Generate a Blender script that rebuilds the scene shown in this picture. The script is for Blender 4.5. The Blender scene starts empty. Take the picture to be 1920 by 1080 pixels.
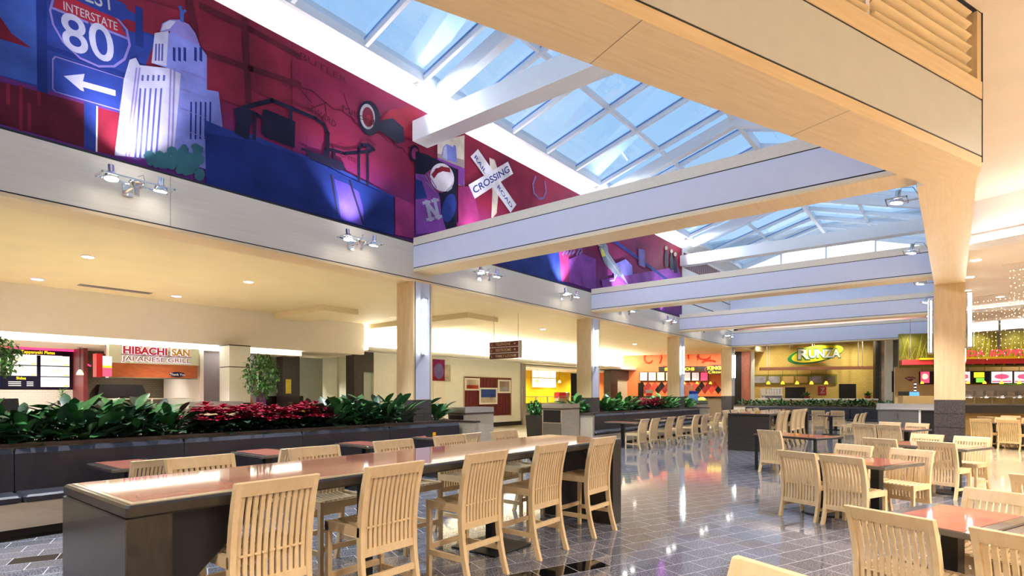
import bpy, bmesh, math, random
from mathutils import Matrix, Vector
random.seed(7)
S = bpy.context.scene
C = S.collection
R = math.radians

# ------------------------------------------------------------------ camera
F_PX, HOR, EYE = 1044.25, 737.3, 1.6          # focal length and horizon line in pixels of the 1920x1080 frame, eye height
cam_d = bpy.data.cameras.new('camera'); cam = bpy.data.objects.new('camera', cam_d); C.objects.link(cam)
cam.location = (0, 0, EYE); cam.rotation_euler = (R(90), 0, 0)
cam_d.sensor_width = 36; cam_d.lens = 36*F_PX/1920; cam_d.shift_y = (HOR-540)/1920; cam_d.clip_start = .02; cam_d.clip_end = 400
S.camera = cam

# ------------------------------------------------------------------ sky and exposure
SKY = .38
w = bpy.data.worlds.new('sky'); S.world = w; w.use_nodes = True
nt = w.node_tree; nt.nodes.clear()
wo = nt.nodes.new('ShaderNodeOutputWorld'); bg = nt.nodes.new('ShaderNodeBackground')
tc = nt.nodes.new('ShaderNodeTexCoord'); sx = nt.nodes.new('ShaderNodeSeparateXYZ'); rp = nt.nodes.new('ShaderNodeValToRGB')
rp.color_ramp.elements[0].position = 0; rp.color_ramp.elements[0].color = (.55, .78, 1, 1)
rp.color_ramp.elements[1].position = 1; rp.color_ramp.elements[1].color = (.28, .55, .95, 1)
nz = nt.nodes.new('ShaderNodeTexNoise'); nz.inputs['Scale'].default_value = 3.5; nz.inputs['Detail'].default_value = 5
cr = nt.nodes.new('ShaderNodeValToRGB'); cr.color_ramp.elements[0].position = .45; cr.color_ramp.elements[1].position = .8
mx = nt.nodes.new('ShaderNodeMix'); mx.data_type = 'RGBA'; mx.inputs['B'].default_value = (.72, .88, 1, 1)
nt.links.new(tc.outputs['Generated'], sx.inputs[0]); nt.links.new(sx.outputs['Z'], rp.inputs[0])
nt.links.new(tc.outputs['Generated'], nz.inputs['Vector']); nt.links.new(nz.outputs[0], cr.inputs[0])
nt.links.new(cr.outputs[0], mx.inputs['Factor']); nt.links.new(rp.outputs[0], mx.inputs['A'])
nt.links.new(mx.outputs['Result'], bg.inputs[0]); bg.inputs[1].default_value = SKY
nt.links.new(bg.outputs[0], wo.inputs[0])
S.view_settings.view_transform = 'Standard'; S.view_settings.look = 'None'; S.view_settings.gamma = 1
S.view_settings.use_curve_mapping = False; S.view_settings.exposure = 1.5
POW = 3.2                                       # overall level of the lamps

# ------------------------------------------------------------------ frames: the hall is laid out on three axes, 22.3 degrees apart
class Frame:
    def __init__(s, th):                        # th: direction of the u axis, degrees right of the camera's view
        s.th = R(th); s.rz = math.pi/2-s.th
        s.u = (math.sin(s.th), math.cos(s.th)); s.v = (-math.cos(s.th), math.sin(s.th))
    def w(s, u, v, z=0): return Vector((u*s.u[0]+v*s.v[0], u*s.u[1]+v*s.v[1], z))
    def fr(s, x, y): return (x*s.u[0]+y*s.u[1], x*s.v[0]+y*s.v[1])
    def onv(s, px, py, v):                      # a pixel's ray meets the plane v = const: (u, z)
        r = (px-960)/F_PX; Y = v/(r*s.v[0]+s.v[1]); return (Y*(r*s.u[0]+s.u[1]), EYE-(py-HOR)/F_PX*Y)
    def onu(s, px, py, u):                      # ... the plane u = const: (v, z)
        r = (px-960)/F_PX; Y = u/(r*s.u[0]+s.u[1]); return (Y*(r*s.v[0]+s.v[1]), EYE-(py-HOR)/F_PX*Y)
    def onz(s, px, py, z):                      # ... a level z: (u, v)
        Y = (EYE-z)*F_PX/(py-HOR); return s.fr((px-960)/F_PX*Y, Y)
L, T, P = Frame(38.38), Frame(60.67), Frame(16.1)

# ------------------------------------------------------------------ materials
MATS = {}
def newmat(name):
    m = bpy.data.materials.new(name); m.use_nodes = True; MATS[name] = m
    return m, m.node_tree, m.node_tree.nodes['Principled BSDF']
def setp(b, col, rough=.5, metal=0., spec=.5, coat=0.):
    b.inputs['Base Color'].default_value = (*col, 1); b.inputs['Roughness'].default_value = rough
    b.inputs['Metallic'].default_value = metal; b.inputs['Specular IOR Level'].default_value = spec
    b.inputs['Coat Weight'].default_value = coat; b.inputs['Coat Roughness'].default_value = .05
def plain(name, col, rough=.5, metal=0., spec=.5, coat=0., var=.06, scale=6.):
    m, n, b = newmat(name); setp(b, col, rough, metal, spec, coat)
    if var:
        t = n.nodes.new('ShaderNodeTexCoord'); z = n.nodes.new('ShaderNodeTexNoise'); z.inputs['Scale'].default_value = scale
        z.inputs['Detail'].default_value = 4; r = n.nodes.new('ShaderNodeValToRGB')
        r.color_ramp.elements[0].color = (*[c*(1-var) for c in col], 1); r.color_ramp.elements[1].color = (*[min(1, c*(1+var)) for c in col], 1)
        r.color_ramp.elements[0].position = .3; r.color_ramp.elements[1].position = .7
        n.links.new(t.outputs['Object'], z.inputs['Vector']); n.links.new(z.outputs[0], r.inputs[0]); n.links.new(r.outputs[0], b.inputs['Base Color'])
    return m
def grained(name, c0, c1, scale=(2, 30, 30), rough=.4, coat=0., metal=0., bump=0.):
    m, n, b = newmat(name); setp(b, c0, rough, metal, .5, coat)
    t = n.nodes.new('ShaderNodeTexCoord'); mp = n.nodes.new('ShaderNodeMapping'); mp.inputs['Scale'].default_value = scale
    z = n.nodes.new('ShaderNodeTexNoise'); z.inputs['Scale'].default_value = 1.6; z.inputs['Detail'].default_value = 6; z.inputs['Roughness'].default_value = .65
    r = n.nodes.new('ShaderNodeValToRGB'); r.color_ramp.elements[0].position = .32; r.color_ramp.elements[1].position = .68
    r.color_ramp.elements[0].color = (*c0, 1); r.color_ramp.elements[1].color = (*c1, 1)
    oi = n.nodes.new('ShaderNodeObjectInfo'); ad = n.nodes.new('ShaderNodeVectorMath'); ad.operation = 'ADD'
    n.links.new(t.outputs['Object'], ad.inputs[0]); n.links.new(oi.outputs['Location'], ad.inputs[1])
    n.links.new(ad.outputs[0], mp.inputs[0]); n.links.new(mp.outputs[0], z.inputs['Vector']); n.links.new(z.outputs[0], r.inputs[0]); n.links.new(r.outputs[0], b.inputs['Base Color'])
    if bump:
        bp = n.nodes.new('ShaderNodeBump'); bp.inputs['Strength'].default_value = bump; n.links.new(z.outputs[0], bp.inputs['Height']); n.links.new(bp.outputs[0], b.inputs['Normal'])
    return m
def speckle(name, cols, scale=90, rough=.2, coat=0., tone=.0, spec=.5):
    m, n, b = newmat(name); setp(b, cols[0], rough, 0, spec, coat)
    g = n.nodes.new('ShaderNodeNewGeometry'); z = n.nodes.new('ShaderNodeTexNoise'); z.inputs['Scale'].default_value = scale; z.inputs['Detail'].default_value = 3
    r = n.nodes.new('ShaderNodeValToRGB'); e = r.color_ramp.elements
    e[0].position = .34; e[0].color = (*cols[0], 1); e[1].position = .66; e[1].color = (*cols[-1], 1)
    for i, c in enumerate(cols[1:-1]):
        q = e.new(.34+.32*(i+1)/(len(cols)-1)); q.color = (*c, 1)
    n.links.new(g.outputs['Position'], z.inputs['Vector']); n.links.new(z.outputs[0], r.inputs[0])
    out = r.outputs[0]
    if tone:
        oi = n.nodes.new('ShaderNodeObjectInfo'); mr = n.nodes.new('ShaderNodeMapRange'); mr.inputs['To Min'].default_value = 1-tone; mr.inputs['To Max'].default_value = 1+tone
        mu = n.nodes.new('ShaderNodeVectorMath'); mu.operation = 'SCALE'
        n.links.new(oi.outputs['Random'], mr.inputs[0]); n.links.new(out, mu.inputs[0]); n.links.new(mr.outputs[0], mu.inputs['Scale']); out = mu.outputs[0]
    n.links.new(out, b.inputs['Base Color'])
    return m
def emit(name, col, s):
    m, n, b = newmat(name); setp(b, [min(1, c) for c in col], .4)
    b.inputs['Emission Color'].default_value = (*col, 1); b.inputs['Emission Strength'].default_value = s
    return m
def glassy(name, tint, gl=.07, rough=0.):
    m, n, b = newmat(name); n.nodes.remove(b)
    o = n.nodes['Material Output']; t = n.nodes.new('ShaderNodeBsdfTransparent'); t.inputs[0].default_value = (*tint, 1)
    g = n.nodes.new('ShaderNodeBsdfGlossy'); g.inputs['Roughness'].default_value = rough; x = n.nodes.new('ShaderNodeMixShader'); x.inputs[0].default_value = gl
    n.links.new(t.outputs[0], x.inputs[1]); n.links.new(g.outputs[0], x.inputs[2]); n.links.new(x.outputs[0], o.inputs[0])
    return m
def brickmat(name, c1, c2, mortar, scale, rough=.7, bw=.5, rh=.25, ms=.02, ax='XY'):
    m, n, b = newmat(name); setp(b, c1, rough)
    t = n.nodes.new('ShaderNodeTexCoord'); k = n.nodes.new('ShaderNodeTexBrick')
    for q, v in (('Color1', (*c1, 1)), ('Color2', (*c2, 1)), ('Mortar', (*mortar, 1))): k.inputs[q].default_value = v
    for q, v in (('Scale', scale), ('Mortar Size', ms), ('Brick Width', bw), ('Row Height', rh)): k.inputs[q].default_value = v
    sp_ = n.nodes.new('ShaderNodeSeparateXYZ'); cb_ = n.nodes.new('ShaderNodeCombineXYZ'); n.links.new(t.outputs['Object'], sp_.inputs[0]); n.links.new(sp_.outputs[ax[0]], cb_.inputs[0]); n.links.new(sp_.outputs[ax[1]], cb_.inputs[1]); n.links.new(cb_.outputs[0], k.inputs['Vector']); n.links.new(k.outputs['Color'], b.inputs['Base Color'])
    return m

grained('maple', (.66, .47, .25), (.76, .58, .34), (12, 12, 1.2), .38)
grained('maple_chair', (.69, .49, .25), (.79, .60, .35), (9, 9, 3), .36)
grained('maple_gold', (.72, .50, .22), (.80, .60, .30), (9, 9, 3), .36)
grained('maple_beam', (.74, .56, .32), (.83, .66, .41), (1.2, 22, 22), .42)
grained('maple_fascia', (.66, .60, .50), (.74, .68, .58), (.8, 18, 26), .45)
grained('maple_bench', (.52, .44, .32), (.62, .53, .40), (2, 14, 14), .45)
grained('espresso', (.017, .012, .009), (.034, .025, .018), (14, 14, 2), .32, .25)
grained('cap_wood', (.052, .036, .026), (.085, .058, .042), (2, 20, 20), .35)
grained('redwood', (.42, .10, .03), (.52, .15, .05), (4, 14, 14), .35)
grained('awning_wood', (.38, .15, .08), (.48, .21, .12), (4, 14, 14), .45)
grained('steel', (.52, .52, .52), (.64, .64, .63), (1.5, 1.5, 60), .28, metal=.9)
grained('cladding', (.030, .026, .021), (.052, .046, .038), (2, 2, 50), .25, .15)
plain('cabinet_grey', (.15, .145, .13), .4, var=.04)
grained('steel_dark', (.20, .19, .17), (.26, .25, .23), (1.5, 1.5, 60), .3, metal=.6)
plain('lavender', (.60, .63, .78), .5, var=.02)
plain('tan_panel', (.60, .61, .58), .5, var=.02)
plain('black', (.008, .008, .009), .45, var=0)
plain('black_gloss', (.012, .012, .013), .18, var=0)
plain('white', (.80, .80, .80), .5, var=.02)
plain('white_steel', (.74, .76, .80), .42, var=.02)
plain('cream', (.85, .80, .74), .6, var=.02)
plain('cream_pale', (.84, .86, .80), .6, var=.02)
plain('ceiling_cream', (.83, .71, .47), .7, var=.03, scale=1.5)
plain('ceiling_pink', (.74, .64, .55), .7, var=.03, scale=1.5)
plain('pink', (.80, .45, .42), .6, var=.03)
plain('terracotta', (.46, .16, .11), .05, spec=.35, coat=0., var=.12, scale=5)
plain('band_dark', (.10, .085, .07), .08, coat=.6, var=.1)
plain('trim_beige', (.55, .44, .28), .15, coat=.4, var=.06)
plain('navy_vinyl', (.030, .030, .042), .36, var=.1, scale=12)
speckle('granite', [(.018, .015, .015), (.055, .047, .046), (.11, .095, .092)], 70, .5, tone=.08)
speckle('floor_tile', [(.045, .046, .058), (.15, .15, .175), (.29, .285, .315)], 75, .06, tone=.14, spec=.8)
plain('floor_black', (.006, .006, .007), .06, var=0, spec=.9)
plain('grout', (.40, .40, .43), .5, var=.05)
brickmat('floor_beige', (.62, .50, .34), (.58, .47, .31), (.45, .36, .25), 1.6, .10, 1., 1., .006)
brickmat('floor_olive', (.56, .50, .36), (.53, .47, .34), (.42, .37, .27), 1.6, .16, 1., 1., .006)
plain('soil', (.025, .017, .012), .9, var=.3, scale=20)
plain('leaf', (.028, .115, .030), .38, var=.35, scale=9)
plain('leaf_bright', (.05, .22, .045), .36, var=.35, scale=9)
plain('leaf_dark', (.016, .05, .022), .42, var=.3, scale=9)
plain('leaf_ficus', (.05, .16, .03), .45, var=.35, scale=12)
plain('bract', (.36, .008, .045), .5, var=.25, scale=14)
plain('bark', (.16, .10, .06), .8, var=.2)
plain('pot_dark', (.045, .042, .040), .5, var=.1)
brickmat('brick_brown', (.11, .085, .055), (.13, .10, .065), (.06, .048, .035), 4, .8, ax='XZ')
brickmat('tile_white', (.80, .78, .72), (.78, .76, .70), (.62, .6, .55), 4, .3, ax='XZ')
brickmat('mustard_wall', (.56, .40, .10), (.60, .44, .13), (.48, .34, .08), 2.2, .7, ax='YZ')
plain('orange', (.86, .22, .065), .6, var=.05)
plain('orange_pale', (.90, .33, .15), .6, var=.05)
plain('swirl_red', (.66, .06, .03), .6, var=.05)
plain('yellow', (.86, .60, .01), .5, var=.03)
plain('olive_wall', (.19, .18, .014), .6, var=.1)
plain('olive_line', (.40, .40, .04), .6, var=.1)
plain('red_band', (.62, .03, .03), .45, var=.05)
plain('maroon', (.14, .012, .016), .5, var=.15)
plain('maroon_wall', (.20, .03, .04), .5, var=.1)
plain('sign_maroon', (.13, .025, .02), .5, var=.05)
plain('grey_purple', (.34, .30, .36), .6, var=.04)
plain('red_soft', (.50, .11, .09), .6, var=.04)
plain('tan_wall', (.55, .36, .13), .6, var=.05)
plain('pale_green', (.70, .74, .58), .5, var=.02)
plain('copper', (.75, .30, .20), .3, metal=.5, var=.1)
plain('door_wood', (.62, .47, .24), .45, var=.05)
plain('frosted', (.48, .55, .48), .3, var=.03)
plain('green_sign', (.09, .30, .01), .5, var=.04)
plain('logo_green', (.01, .19, .04), .4, var=.04)
plain('logo_yellow', (.80, .68, .02), .4, var=.04)
plain('logo_white', (.86, .86, .84), .4, var=0)
plain('sign_text', (.62, .48, .36), .5, var=0)
plain('red_dark', (.30, .02, .02), .5, var=.05)
plain('plastic_red', (.70, .02, .03), .35, var=.04)
plain('gold_text', (.72, .42, .02), .5, var=0)
plain('brown_text', (.42, .24, .10), .5, var=0)
plain('blue_box', (.10, .25, .60), .4, var=.1)
plain('yellow_box', (.75, .62, .06), .4, var=.1)
plain('paper', (.85, .83, .78), .6, var=.03)
plain('chrome', (.75, .75, .76), .12, metal=1., var=0)
glassy('sky_glass', (.90, .95, 1.), .06)
glassy('case_glass', (.92, .96, .93), .10)
emit('tube', (1, .98, .92), 9); emit('tube_cool', (.92, 1, .97), 8); emit('cove', (1, .97, .86), 9); emit('cove_white', (1, .94, .86), 3.2); emit('cove_panel', (1, .96, .9), .9)
emit('strip', (1, .97, .84), 2.0); emit('cove_up', (1, .95, .88), 12); emit('downlight', (1, .93, .78), 8); emit('downlight_violet', (.40, .28, 1), 4); emit('spot_lens', (1, .96, .90), 10)
emit('screen', (1, .97, .93), .42); emit('screen_warm', (1, .80, .45), .5); emit('screen_dim', (.9, .86, .84), .22)
emit('neon_pink', (1, .03, .14), 1.0); emit('neon_red', (1, .035, .07), .55); emit('neon_halo', (.80, .74, 1), .42)
emit('lamp_amber', (1, .42, .02), 1.1); emit('bulb', (1, .74, .45), 2.2); emit('screen_blue', (.06, .22, 1), .6)
emit('screen_red', (1, .08, .18), .4); emit('screen_green', (.25, .8, .08), .3); emit('screen_yellow', (1, .72, .03), .42); emit('gable_glow', (.93, .96, 1), .75)

# ------------------------------------------------------------------ mesh building
class MB:
    def __init__(s): s.vs = []; s.fs = []
    def add(s, vs, fs, M=None):
        o = len(s.vs); s.vs += [tuple(M @ Vector(v)) if M else tuple(v) for v in vs]; s.fs += [tuple(i+o for i in f) for f in fs]; return s
    def box(s, x0, x1, y0, y1, z0, z1, M=None):
        vs = [(x, y, z) for z in (z0, z1) for x, y in ((x0, y0), (x1, y0), (x1, y1), (x0, y1))]
        return s.add(vs, [(3, 2, 1, 0), (4, 5, 6, 7), (0, 1, 5, 4), (1, 2, 6, 5), (2, 3, 7, 6), (3, 0, 4, 7)], M)
    def cbox(s, x0, x1, y0, y1, z0, z1, c=.01, M=None):      # box with chamfered vertical and top edges
        pl = lambda q: [(x0+q, y0), (x1-q, y0), (x1, y0+q), (x1, y1-q), (x1-q, y1), (x0+q, y1), (x0, y1-q), (x0, y0+q)]
        pi = lambda q: [(x0+2*q, y0+q), (x1-2*q, y0+q), (x1-q, y0+2*q), (x1-q, y1-2*q), (x1-2*q, y1-q), (x0+2*q, y1-q), (x0+q, y1-2*q), (x0+q, y0+2*q)]
        r = [[(a, b, z0) for a, b in pi(c)], [(a, b, z0+c) for a, b in pl(c)], [(a, b, z1-c) for a, b in pl(c)], [(a, b, z1) for a, b in pi(c)]]
        return s.loft(r, True, M)
    def loft(s, rings, cap=True, M=None):
        n = len(rings[0]); vs = [p for r in rings for p in r]; fs = []
        for i in range(len(rings)-1):
            for j in range(n): fs.append((i*n+j, i*n+(j+1) % n, (i+1)*n+(j+1) % n, (i+1)*n+j))
        if cap: fs += [tuple(range(n-1, -1, -1)), tuple(range((len(rings)-1)*n, len(rings)*n))]
        return s.add(vs, fs, M)
    def prism(s, poly, z0, z1, M=None):                      # polygon in x, y (counter-clockwise) extruded along z
        a = sum(poly[i][0]*poly[(i+1) % len(poly)][1]-poly[(i+1) % len(poly)][0]*poly[i][1] for i in range(len(poly)))
        if a < 0: poly = poly[::-1]
        return s.loft([[(x, y, z0) for x, y in poly], [(x, y, z1) for x, y in poly]], True, M)
    def lathe(s, prof, n=16, M=None, cap=True):
        return s.loft([[(r*math.cos(2*math.pi*i/n), r*math.sin(2*math.pi*i/n), z) for i in range(n)] for r, z in prof], cap, M)
    def tube(s, pts, r, n=6, M=None):
        pts = [Vector(p) for p in pts]; rings = []
        rr = r if isinstance(r, (list, tuple)) else [r]*len(pts)
        for i, p in enumerate(pts):
            d = (pts[min(i+1, len(pts)-1)]-pts[max(i-1, 0)]).normalized()
            a = d.cross(Vector((0, 0, 1)));  a = d.cross(Vector((1, 0, 0))) if a.length < 1e-3 else a
            a.normalize(); b = d.cross(a)
            rings.append([tuple(p+rr[i]*(math.cos(2*math.pi*k/n)*b+math.sin(2*math.pi*k/n)*a)) for k in range(n)])
        return s.loft(rings, True, M)
    def mesh(s, name, mat, smooth=False):
        me = bpy.data.meshes.new(name); me.from_pydata(s.vs, [], s.fs); me.materials.append(MATS[mat] if isinstance(mat, str) else mat)
        if smooth: me.shade_smooth()
        return me
def obj(name, mesh, parent=None):
    o = bpy.data.objects.new(name, mesh); C.objects.link(o)
    if parent: o.parent = parent
    return o
def tag(o, label=None, cat=None, group=None, kind=None):
    for k, v in (('label', label), ('category', cat), ('group', group), ('kind', kind)):
        if v: o[k] = v
    return o
def place(o, fr, u, v, z=0, rot=0):
    o.location = fr.w(u, v, z); o.rotation_euler = (0, 0, (fr.rz if fr else 0)+rot); return o
def thing(name, label, cat, fr, u, v, z=0, rot=0, group=None, kind=None):
    return tag(place(obj(name, None), fr, u, v, z, rot), label, cat, group, kind)
def part(name, mb, mat, parent, label=None, smooth=False, kind=None):
    return tag(obj(name, mb.mesh(name, mat, smooth), parent), label, None, None, kind)
def one(name, mb, mat, label, cat, fr, u, v, z=0, rot=0, group=None, smooth=False):
    return tag(place(obj(name, mb.mesh(name, mat, smooth)), fr, u, v, z, rot), label, cat, group)
def struct(name, mb, mat, fr=L, label=None, u=0, v=0, z=0):
    return tag(place(obj(name, mb.mesh(name, mat)), fr, u, v, z), label, None, None, 'structure')
def dup(root, label=None, cat=None, group=None):
    r = root.copy(); C.objects.link(r); tag(r, label, cat, group)
    for ch in root.children:
        c = ch.copy(); C.objects.link(c); c.parent = r
        for g in ch.children:
            d = g.copy(); C.objects.link(d); d.parent = c
    return r
FACE_V = Matrix.Rotation(R(90), 4, 'X')                       # local x, y, z -> u, up, towards -v  (panels facing the atrium from the left)
FACE_U = Matrix.Rotation(R(-90), 4, 'Z') @ FACE_V             # local x, y, z -> -v, up, towards -u (panels facing the camera)
_tc = {}
def text(mb, s, size, M, depth=.01, align='LEFT', bold=0., shear=0., sx=1.):
    """lettering as flat solid letters, baseline on local x"""
    key = (s, bold, shear, align)
    if key not in _tc:
        cu = bpy.data.curves.new('lettering', 'FONT'); cu.body = s; cu.size = 1; cu.align_x = align; cu.offset = bold; cu.shear = shear; cu.resolution_u = 5
        o = bpy.data.objects.new('lettering', cu); me = o.to_mesh()
        _tc[key] = ([tuple(v.co) for v in me.vertices], [tuple(p.vertices) for p in me.polygons])
        o.to_mesh_clear(); bpy.data.objects.remove(o); bpy.data.curves.remove(cu)
    vs, fs = _tc[key]
    K = M @ Matrix.Diagonal((size*sx, size, 1, 1))
    mb.add([(x, y, depth) for x, y, z in vs], fs, K)
    return mb
def Tr(x, y, z=0): return Matrix.Translation((x, y, z))
def spot(name, loc, aim, power, angle=70, col=(1, .93, .82), blend=.6, rad=.04):
    d = bpy.data.lights.new(name, 'SPOT'); d.energy = power*POW; d.spot_size = R(angle); d.spot_blend = blend; d.color = col; d.shadow_soft_size = rad
    o = bpy.data.objects.new(name, d); C.objects.link(o); o.location = loc
    o.rotation_euler = (Vector(aim)-Vector(loc)).to_track_quat('-Z', 'Y').to_euler(); return o
def arealamp(name, fr, u, v, z, sx, sy, power, col, aim=(0, 0, -1)):
    d = bpy.data.lights.new(name, 'AREA'); d.shape = 'RECTANGLE'; d.size = sx; d.size_y = sy; d.energy = power*POW; d.color = col
    o = bpy.data.objects.new(name, d); C.objects.link(o); o.location = fr.w(u, v, z)
    a = fr.w(aim[0], aim[1], aim[2]); q = a.to_track_quat('-Z', 'Y'); o.rotation_euler = q.to_euler()
    if abs(aim[2]) > .99: o.rotation_euler = (0 if aim[2] < 0 else math.pi, 0, fr.rz)
    return o

# ================================================================== large structure
VC, CW, HS = 8.75, .52, 3.92                   # front of the left fascia, column width, height of the beam soffits
COLU = [7.76, 14.98, 22.05, 28.88]
RV0, RV1 = -.20, .32                           # right-hand beam line
def clip(poly, f):                             # keep the side where f(p) >= 0
    out = []
    for i, p in enumerate(poly):
        q = poly[(i+1) % len(poly)]; a, b = f(p), f(q)
        if a >= 0: out.append(p)
        if a*b < 0: t = a/(a-b); out.append((p[0]+(q[0]-p[0])*t, p[1]+(q[1]-p[1])*t))
    return out

# ---- floor: grey granite tiles laid on the T axis, with black accent tiles
fl = tag(place(obj('floor', MB().box(-9, 30, -.25, 8.72, -.06, -.0006).mesh('floor', 'grout')), L, 0, 0), 'polished grey granite tile floor of the atrium', None, None, 'structure')
TU, TV, JT = .363, .2525, .009
tile_mb = MB().box(0, TU-JT, 0, TV-JT, -.014, 0)
tile_me, tile_bk = tile_mb.mesh('tile', 'floor_tile'), tile_mb.mesh('tile_black', 'floor_black')
dT = T.rz-L.rz; cT, sT = math.cos(dT), math.sin(dT)
t2l = lambda a, b: (a*cT-b*sT, a*sT+b*cT)
rows = []; rest = MB(); bk = MB()
for k in range(-90, 40):
    v0 = 4.30-.2525*(k+1); off = .07 if k % 2 == 0 else .07+TU/2
    for i in range(-30, 90):
        u0 = off+i*TU
        pl = [t2l(u0, v0), t2l(u0+TU-JT, v0), t2l(u0+TU-JT, v0+TV-JT), t2l(u0, v0+TV-JT)]
        if all(-8.9 < a < 29.9 and -.25 < b < 8.7 for a, b in pl): full = True
        elif any(-8.9 < a < 29.9 and -.25 < b < 8.7 for a, b in pl): full = False
        else: continue
        black = (k == 0 and u0+TU < 3.5 and u0 > 2.1) or (k == -11 and -1.8 < u0 < .2) or (k == 10 and 5.4 < u0 < 6.6)
        cw = T.w(u0+TU/2, v0+TV/2)
        if cw.y > .3:
            px, py = 960+F_PX*cw.x/cw.y, HOR+F_PX*EYE/cw.y
            vis = -20 < px < 1940 and 700 < py < 1110 and full
        else: vis = False
        rows.append((not black, 0 if vis else 1, cw.length, u0, v0, pl, black))
rows.sort(key=lambda r: r[:3])
n_single = 0
for nb, nv, d, u0, v0, pl, black in rows:
    if nv == 0 and n_single < 300:
        o = obj('tile', tile_bk if black else tile_me, fl); o.rotation_euler.z = dT; a, b = t2l(u0, v0); o.location = (a, b, 0); n_single += 1
    else:
        for f in (lambda p: p[1]+.25, lambda p: 8.7-p[1], lambda p: p[0]+8.9, lambda p: 29.9-p[0]): pl = clip(pl, f) if pl else pl
        if len(pl) > 2: (bk if black else rest).prism(pl, -.014, 0)
part('tile_field', rest, 'floor_tile', fl, kind='stuff')
if bk.vs: part('black_tile_field', bk, 'floor_black', fl, kind='stuff')
part('border_strip', MB().box(-8.9, 8.9, 7.98, 8.3, -.01, .0015), 'floor_black', fl); part('border_strip', MB().box(14, 23.6, 7.98, 8.3, -.01, .0015), 'floor_black', fl)
struct('floor_corridor', MB().box(-9, 48, 8.7, 26, -.06, 0).box(29.95, 48, -16, 8.7, -.06, 0), 'floor_olive', L, 'pale polished floor of the left hall')
struct('floor_hall', MB().box(-9, 29.95, -22, -.25, -.06, 0), 'floor_beige', L, 'pale beige polished floor of the right hall')
o = struct('floor_red_patch', MB().prism([(0, 0), (.9, -.12), (1., .12), (.1, .2)], .001, .004), 'red_band', T, 'small red patch on the beige floor', 12.6, 4.05)  # thin red patch lying on the beige floor

# ---- outer shell (keeps daylight out of the halls)
struct('wall_rear', MB().box(-9.2, -9, -22, 26, -.06, 9.4), 'cream', L)
struct('wall_right', MB().box(-9.2, 48, -22.2, -22, -.06, 9.4), 'cream', L)
struct('wall_far', MB().box(48, 48.2, -22, 26, -.06, 9.4), 'cream', L)
struct('wall_left', MB().box(-9.2, 48, 26, 26.2, -.06, 9.4), 'cream_pale', L)

# ---- left hall ceiling
CL = 4.15
o = struct('ceiling', MB().box(-9, 48, VC+CW, 26, CL, CL+.3), 'ceiling_cream', L, 'flat cream ceiling over the left hall')
part('dropped_panel', MB().box(9.2, 10.4, 14.2, 17, CL-.16, CL), 'ceiling_cream', o)
part('dropped_panel', MB().box(12.9, 14.4, 12.0, 17, CL-.16, CL), 'ceiling_cream', o)
struct('ceiling_far', MB().box(29.4, 48, -22, VC+CW, 5.3, 5.5), 'ceiling_pink', L)

# ---- left fascia beam over the colonnade
fa = struct('trim_1', MB().box(-9, 28.9, VC, VC+CW, HS+.055, 4.70), 'maple_fascia', L, 'pale maple fascia beam running over the left colonnade')
part('soffit', MB().box(-9, 28.9, VC, VC+CW, HS, HS+.05), 'maple_beam', fa)
part('reveal', MB().box(-9, 28.9, VC-.001, VC+.05, HS+.045, HS+.062), 'black', fa)
part('reveal', MB().box(-9, 28.9, VC+.012, VC+CW, 4.70, 4.735), 'black', fa)
for a in (3.2, 10.4, 17.6, 25.):
    part('joint', MB().box(a, a+.004, VC-.0008, VC, HS+.06, 4.70), 'cap_wood', fa)

# ---- atrium wall above: mural zone, then white panels
VM = 8.83
struct('wall_mural', MB().box(-9, 29.6, VM+.03, VM+.2, 4.73, 7.9), 'white', L)
wp = struct('wall_panel', MB().box(22.56, 28.88, VM, VM+.03, 4.73, 7.6), 'white', L, 'plain white wall panels past the end of the mural')
part('reveal', MB().box(22.56, 28.88, VM-.004, VM, 5.42, 5.46), 'black', wp)
part('reveal', MB().box(25.2, 28.88, VM-.004, VM, 6.05, 6.09), 'black', wp)
lat = part('lattice_panel', MB().box(22.7, 28.7, VM-.012, VM, 6.85, 7.48), 'maroon', wp, 'dark purple lattice panel')
for i in range(26):
    a = 22.75+i*.23
    part('lattice_bar', MB().add([(a, VM-.02, 6.87), (a+.03, VM-.02, 6.87), (a+.19, VM-.02, 7.46), (a+.16, VM-.02, 7.46), (a, VM-.012, 6.87), (a+.03, VM-.012, 6.87), (a+.19, VM-.012, 7.46), (a+.16, VM-.012, 7.46)], [(0, 1, 2, 3), (4, 7, 6, 5), (0, 4, 5, 1), (2, 6, 7, 3), (1, 5, 6, 2), (0, 3, 7, 4)]), 'grey_purple', lat)
struct('trim_2', MB().add([(-9, VM, 7.6), (28.9, VM, 7.6), (28.9, 8.3, 7.86), (-9, 8.3, 7.86), (-9, VM+.2, 7.6), (28.9, VM+.2, 7.6), (28.9, 8.3, 8.0), (-9, 8.3, 8.0), (-9, VM+.2, 8.0), (28.9, VM+.2, 8.0)],
    [(0, 3, 2, 1), (3, 7, 6, 2), (0, 1, 5, 4), (4, 5, 9, 8), (7, 8, 9, 6), (0, 4, 8, 7, 3), (1, 2, 6, 9, 5)]), 'white', L, 'sloping white curb between the mural and the skylight')

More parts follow.
